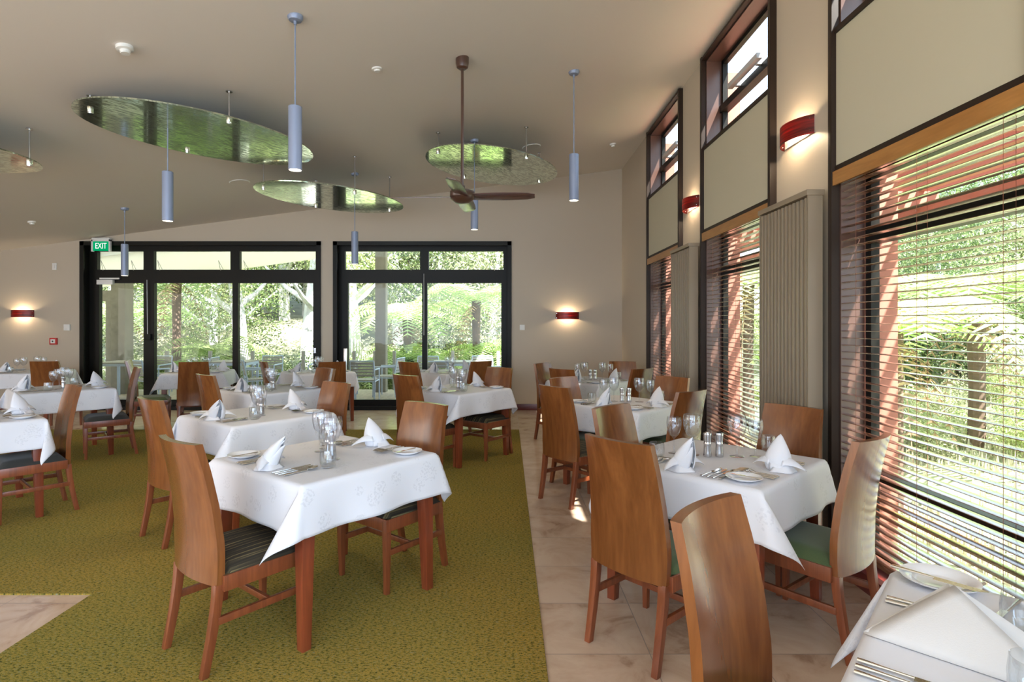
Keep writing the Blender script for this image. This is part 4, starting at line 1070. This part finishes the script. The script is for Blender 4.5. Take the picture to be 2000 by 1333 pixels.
def make_outtable():
    o = empty('patio_table'); sl = MB()
    for k in range(8): y = -.4 + .1 * k; sl.box((-.40, y + .004, .72), (.40, y + .096, .745))
    sl.build('tabletop', M['outdoor_slat'], o)
    fr = MB(); fr.box((-.40, -.40, .67), (.40, -.36, .72)); fr.box((-.40, .36, .67), (.40, .40, .72)); fr.box((-.40, -.4, .67), (-.36, .4, .72)); fr.box((.36, -.4, .67), (.40, .4, .72))
    fr.build('table_frame', M['outdoor_metal'], o)
    for sx in (-1, 1):
        for sy in (-1, 1): MB().box((sx*.37-.022, sy*.37-.022, 0), (sx*.37+.022, sy*.37+.022, .67)).build('leg', M['outdoor_metal'], o)
    return o
oc, ot = make_outchair(), make_outtable()
ZD = -.02
for x, y, a, lb in [(-3.55, 12.05, 10, 'grey slatted patio table behind the right door, at its left'), (-1.15, 12.0, 0, 'grey slatted patio table behind the right door, at its middle'),
                    (-5.75, 12.1, 5, 'grey slatted patio table behind the middle of the left door'), (-7.9, 11.9, 0, 'grey slatted patio table behind the left end of the left door')]:
    inst(ot, (x, y, ZD), R(a), lb, 'table', 'grey patio tables')
for x, y, a, lb in [(-2.80, 11.38, 2, 'blue grey patio chair seen full length behind the right door'), (-2.52, 12.15, 80, 'blue grey patio chair beside the dark deck post'),
                    (-1.75, 12.5, 180, 'grey patio chair beyond the middle patio table'), (-1.35, 11.25, 0, 'blue grey patio chair left of the right door mullion'),
                    (-.28, 11.8, 85, 'blue grey patio chair at the right end of the right door'), (-.55, 12.6, 180, 'olive looking patio chair farthest behind the right door'),
                    (-4.95, 11.5, -60, 'grey patio chair behind the right panel of the left door'), (-5.3, 12.75, 180, 'grey patio chair farthest behind the left door'),
                    (-6.55, 12.3, 95, 'grey patio chair behind the middle pane of the left door'), (-7.1, 11.5, -30, 'grey patio chair near the bolt of the left door'),
                    (-7.75, 12.65, 180, 'grey patio chair before the broad pale post'), (-4.1, 12.75, 185, 'grey patio chair behind the right door edge'), (-8.6, 11.5, -70, 'grey patio chair at the left end of the deck')]:
    inst(oc, (x, y, ZD), R(a) , lb, 'chair', 'grey slatted patio chairs')

# ------------------------------------------------------------------ outside of the window wall: red fins and pergola
for k, (a, b) in enumerate(BAYS):
    lb = ['red rendered fin outside the farthest window', 'red rendered fin outside the middle window', 'red rendered fin outside the nearest window'][k]
    o = boxo('cladding_fin', (WX, b - .03, -.3), (WX + .13, b + .55, 4.0), M['red_render'], bevel=.004); struct(tag(o, lb, 'cladding'))
pg = empty('pergola', (3.4, 4, 0), label='red pergola with slatted top outside the window wall', cat='pergola')
for y in (-6.0, -3.7, -1.4, .9, 3.2, 5.5):
    MB().box((-1.06, y - 4 + 2.4, 2.62), (.80, y - 4 + 2.48, 2.78)).build('beam', M['red_render'], pg)
MB().box((.62, -9, 2.50), (.71, 6.5, 2.64)).build('edge_beam', M['red_render'], pg)
sl = MB(); x = -1.02
while x < .75: sl.box((x, -9, 2.78), (x + .062, 6.4, 2.82)); x += .135
sl.build('slats', M['red_render'], pg, smooth=False)
for y in (-8.2, -3.6):
    MB().box((.62, y, -1.6), (.71, y + .09, 2.50)).build('post', M['red_render'], pg)

# terrain
def terr(x, y):
    z = -1.1
    if x > 4.2: z += (x - 4.2) * .16 + max(0, x - 8) * .26
    if y > 15 and x < 6: z += (y - 15) * .30
    z += .25 * math.sin(x * .9) * math.cos(y * .7)
    return min(z, 7)
vs = []; nx, ny = 60, 60; fs = []
for i in range(nx + 1):
    for j in range(ny + 1):
        x = -26 + 56 * i / nx; y = -14 + 50 * j / ny; z = terr(x, y)
        if -11.3 < x < 3.0 and y < 13.6: z = -1.3
        vs.append((x, y, z))
for i in range(nx):
    for j in range(ny): a = i*(ny+1)+j; fs.append((a, a+ny+1, a+ny+2, a+1))
gr = MB().add(vs, fs).build('ground', M['soil']); struct(tag(gr, 'sloping bushy ground outside the building', 'ground'))

# foliage meshes
def leaf_cloud(name, mat, n, rad, size, clumps, seed, flat=1.0):
    rnd = random.Random(seed); mb = MB(); vs = []; fs = []
    cs = []
    for _ in range(clumps):
        d = Vector((rnd.gauss(0, 1), rnd.gauss(0, 1), rnd.gauss(0, 1))).normalized() * rnd.uniform(.45, 1.0)
        cs.append(Vector((d.x * rad[0], d.y * rad[1], d.z * rad[2])))
    cr_ = min(rad) * .42
    for _ in range(n):
        c = rnd.choice(cs); d = Vector((rnd.gauss(0, 1), rnd.gauss(0, 1), rnd.gauss(0, 1))).normalized() * cr_ * rnd.uniform(.55, 1.05)
        p = c + d; s = size * rnd.uniform(.6, 1.4)
        nn = (d.normalized() + Vector((rnd.gauss(0, .6), rnd.gauss(0, .6), rnd.gauss(0, .6) + .5))).normalized()
        t = nn.cross(Vector((rnd.gauss(0, 1), rnd.gauss(0, 1), rnd.gauss(0, 1)))).normalized(); b = nn.cross(t)
        o = len(vs); vs += [p - t*s, p + b*s*.45 - nn*s*.15, p + t*s, p - b*s*.45 - nn*s*.15]; fs += [(o, o+1, o+2), (o, o+2, o+3)]
    mb.v = [tuple(v) for v in vs]; mb.f = fs
    return mb.build(name, mat, smooth=False)
def frond(mb, base, az, L_, rise, droop, seed, dens=26):
    rnd = random.Random(seed); d = Vector((math.cos(az), math.sin(az), 0)); side = Vector((-d.y, d.x, 0)); pts = []
    for k in range(dens + 1):
        t = k / dens; pts.append(base + d * L_ * (t ** .95) + Vector((0, 0, rise * math.sin(t * 1.9) - droop * t * t)))
    for k in range(1, dens):
        p, q = pts[k], pts[k+1]; t = k / dens; w = L_ * .24 * math.sin(math.pi * min(1, t * .86 + .12)) ** .8
        ax = (q - p).normalized()
        for s in (-1, 1):
            tip = p + side * s * w + ax * w * .28 + Vector((0, 0, -w * .22 + rnd.uniform(-.02, .02)))
            hw = L_ / dens * .46
            mb.add([p - ax * hw * .8, p + ax * hw * .8, tip + ax * hw * .3, tip - ax * hw * .1], [(0, 1, 2, 3)])
        mb.add([p - side*.006, p + side*.006, q + side*.006, q - side*.006], [(0, 1, 2, 3)])
def make_fern(trunk_h, L_, nf, seed, name='tree_fern'):
    rnd = random.Random(seed); o = empty(name); f = MB()
    top = Vector((0, 0, trunk_h))
    for k in range(nf):
        frond(f, top, 2 * math.pi * k / nf + rnd.uniform(-.15, .15), L_ * rnd.uniform(.85, 1.1), L_ * rnd.uniform(.22, .48), L_ * rnd.uniform(.35, .62), seed * 50 + k)
    f.build('fronds', M['fern'], o, smooth=False)
    if trunk_h > .3:
        MB().tube([(0, 0, -.6), (.02, 0, trunk_h * .5), (0, 0, trunk_h + .05)], [.13, .10, .12], 10).build('trunk', M['trunk'], o)
        dm = MB()
        for k in range(5): frond(dm, top - Vector((0, 0, .08)), rnd.uniform(0, 6.28), L_ * .42, -.05, L_ * .75, seed * 70 + k, 14)
        dm.build('dead_fronds', M['dead_fern'], o, smooth=False)
    return o
fernA = make_fern(2.6, 2.0, 17, 3); fernB = make_fern(1.5, 1.6, 14, 5); fernC = make_fern(.15, 1.1, 12, 8, 'ground_fern')
def make_tree(mat, seed, h, rad, lean=0, bark='bark', n=14000, size=.04, name='bush_tree', trunk_r=.16):
    o = empty(name)
    c = leaf_cloud('crown', mat, n, rad, size, 34, seed); c.parent = o; c.location = (lean, 0, h)
    rnd = random.Random(seed); tm = MB()
    tm.tube([(0, 0, -.8), (lean * .3, .05, h * .45), (lean, 0, h + rad[2] * .4)], [trunk_r, trunk_r * .75, trunk_r * .3], 10)
    for k in range(6):
        z = h * rnd.uniform(.45, 1.0); a = rnd.uniform(0, 6.28); l = rad[0] * rnd.uniform(.5, .95)
        b0_ = Vector((lean * z / h, 0, z)); tm.tube([b0_, b0_ + Vector((math.cos(a) * l * .5, math.sin(a) * l * .5, l * .3)), b0_ + Vector((math.cos(a) * l, math.sin(a) * l, l * .75))], [trunk_r * .4, trunk_r * .25, trunk_r * .1], 7)
    tm.build('trunk', M[bark], o)
    return o
trA = make_tree(M['leaf_dark'], 21, 3.4, (2.1, 2.0, 2.2)); trB = make_tree(M['leaf_light'], 22, 4.0, (1.8, 1.8, 2.6), .5, trunk_r=.22); trC = make_tree(M['leaf_olive'], 23, 3.0, (2.0, 2.0, 1.9), -.3)
trD = make_tree(M['leaf_light'], 24, 5.6, (1.7, 1.7, 2.0), .7, trunk_r=.24); shA = make_tree(M['leaf_light'], 31, .7, (1.0, 1.0, .8), 0, n=6500, size=.033, name='shrub', trunk_r=.04)
shB = make_tree(M['leaf_dark'], 32, .8, (1.1, 1.1, .9), 0, n=6500, size=.033, name='shrub', trunk_r=.04)
shC = make_tree(M['leaf_olive'], 33, .7, (1.0, 1.0, .8), 0, n=6500, size=.03, name='shrub', trunk_r=.04)
def atpx(px, py, Y, zc):   # stand a plant so its crown shows at that picture height
    p = pt(px, py, Y); return (p.x, Y, p.z - zc)
def plant(proto, px, py, Y, zc, rz, s, lb, cat, grp):
    p = pt(px, py, Y); inst(proto, (p.x, Y, p.z - zc * s), rz, lb, cat, grp, scale=s)
FG, TG, SG = 'tree ferns behind the building', 'trees behind the deck', 'shrubs behind the deck'
for (pr, px, py, Y, zc, s, lb) in [
    (fernA, 345, 545, 15.0, 2.6, 1.0, 'tall tree fern seen through the middle pane of the left door'),
    (fernA, 930, 590, 15.4, 2.6, 1.0, 'tall tree fern at the right end of the right door'),
    (fernA, 795, 625, 16.5, 2.6, 1.1, 'tree fern behind the dark deck post'),
    (fernB, 250, 620, 16.0, 1.5, 1.2, 'tree fern beside the broad pale post'),
    (fernB, 960, 690, 16.0, 1.5, 1.0, 'low tree fern at the right end of the right door'),
    (fernB, 800, 705, 15.5, 1.5, 1.0, 'low tree fern right of the dark deck post'),
    (fernC, 425, 690, 15.2, .15, 1.5, 'bright ground fern behind the middle pane of the left door'),
    (fernC, 345, 715, 15.0, .15, 1.3, 'bright ground fern below the tall tree fern'),
    (fernC, 880, 725, 15.0, .15, 1.4, 'bright ground fern behind the right door mullion'),
    (fernC, 720, 730, 15.0, .15, 1.2, 'ground fern left of the dark deck post')]:
    plant(pr, px, py, Y, zc, random.uniform(0, 6), s, lb, 'fern', FG)
for (pr, px, Y, s, lb) in [
    (trD, 478, 15.4, 1.0, 'pale trunked leafy tree behind the right pane of the left door'), (trD, 590, 15.9, 1.05, 'pale trunked tree at the right end of the left door'),
    (trD, 700, 17.0, 1.1, 'olive leafed tree at the left end of the right door'), (trA, 420, 19.5, 1.2, 'dark leafed tree right of the tall tree fern'),
    (trA, 860, 20.0, 1.2, 'dark leafed tree behind the right door mullion'), (trA, 215, 19.0, 1.1, 'dark leafed tree at the left end of the left door'),
    (trC, 960, 20.5, 1.4, 'olive leafed tree high behind the right door'), (trC, 300, 21.0, 1.4, 'olive leafed tree behind the tall tree fern'),
    (trB, 790, 21.5, 1.5, 'light leafed tree behind the deck post')]:
    x = (px - 990) * Y / F; inst(pr, (x, Y, -1.0), random.uniform(0, 6), lb, 'tree', TG, scale=s)
tone = {id(trA): 'dark green', id(trB): 'light green', id(trC): 'olive green', id(trD): 'light green', id(shA): 'light green', id(shB): 'dark green', id(shC): 'olive green'}
for k in range(22):
    px = 180 + 38 * k; Y = 24 + 2.5 * ((k * 7) % 5) / 5; x = (px - 990) * Y / F
    pr = [trA, trA, trC, trA][k % 4]; door = 'left' if px < 640 else 'right'
    inst(pr, (x, Y, terr(x, Y) - .8), random.uniform(0, 6), 'distant %s tree in the bush behind the %s glass door' % (tone[id(pr)], door), 'tree', 'distant %s trees behind the %s door' % (tone[id(pr)], door), scale=1.5 + .4 * ((k * 3) % 4) / 4)
for k in range(20):
    px = 190 + 42 * k; Y = 14.8 + 1.5 * ((k * 5) % 4) / 4; x = (px - 990) * Y / F
    pr = [shA, shC, shB, shA][k % 4]; door = 'left' if px < 640 else 'right'
    inst(pr, (x, Y, -.9), random.uniform(0, 6), 'low %s shrub beyond the balustrade behind the %s glass door' % (tone[id(pr)], door), 'shrub', '%s shrubs behind the %s door' % (tone[id(pr)], door), scale=.9 + .25 * ((k * 3) % 4) / 4)
for px, py, Y, s_, lb in ((1745, 655, 8.0, 1.0, 'pale tree fern just outside the nearest window'), (1905, 590, 9.2, 1.1, 'tree fern at the right side of the nearest window'), (1462, 560, 13.0, 1.1, 'tree fern seen through the middle window')):
    plant(fernA, px, py, Y, 2.6, random.uniform(0, 6), s_, lb, 'fern', 'tree ferns outside the window wall')
rnd = random.Random(5)
for k in range(120):
    rr_ = rnd.uniform(.27, .95); Y = rnd.uniform(8.0, 26); x = rr_ * Y
    if x < 6.5: continue
    z = terr(x, Y); pr = rnd.choice([shA, shB, shC, fernC, shA, fernC, fernB, trA, trC] if x > 9.5 else [shC, fernC, shA, fernC])
    s_ = rnd.uniform(.8, 1.3) * (1 if x > 9.5 else .55); nm = pr.name.split('.')[0]
    win = 'far' if rr_ < .36 else 'middle' if rr_ < .55 else 'nearest'; part = 'upper' if x > 13 else 'lower'
    col = tone.get(id(pr), ''); kind = {'shrub': 'shrub', 'ground_fern': 'ground fern', 'tree_fern': 'tree fern', 'bush_tree': 'tree'}[nm]
    desc = (col + ' ' + kind).strip()
    inst(pr, (x, Y, z - (.2 if nm != 'bush_tree' else 1.2)), rnd.uniform(0, 6), '%s on the %s slope outside the %s window' % (desc, part, win),
         'fern' if 'fern' in nm else kind, '%ss on the %s slope outside the %s window' % (desc, part, win), scale=s_)
# tufts of sunlit dry grass near the windows
tf = MB(); rnd = random.Random(9)
for _ in range(30000):
    x = rnd.uniform(3.2, 11.5); y = rnd.uniform(1.0, 16); z = terr(x, y); a = rnd.uniform(0, 6.28); h = rnd.uniform(.08, .30)
    if math.sin(x * 2.1 + 1.3 * math.sin(y * 1.7)) * math.cos(y * 1.9) < rnd.uniform(-.7, .3): continue
    dx, dy = math.cos(a) * .018, math.sin(a) * .018; l = rnd.uniform(-.1, .1)
    tf.add([(x - dx, y - dy, z - .02), (x + dx, y + dy, z - .02), (x + l, y + l, z + h)], [(0, 1, 2)])
g = tf.build('dry_grass', M['straw'], smooth=False); tag(g, 'dry sunlit grass on the slope outside the windows', 'grass', kind='stuff')

# prototypes never used are removed
for pr in [chair_stripe, chair_green, chair_black, table0, g_big, g_small, tumbler0, salt0, pepper0, plate0, fork0, knife0, spoon0, bknife0, oc, ot, fernA, fernB, fernC, trA, trB, trC, trD, shA, shB, shC] + napkins + cloths:
    if pr.name not in used:
        for c in list(pr.children): bpy.data.objects.remove(c)
        bpy.data.objects.remove(pr)
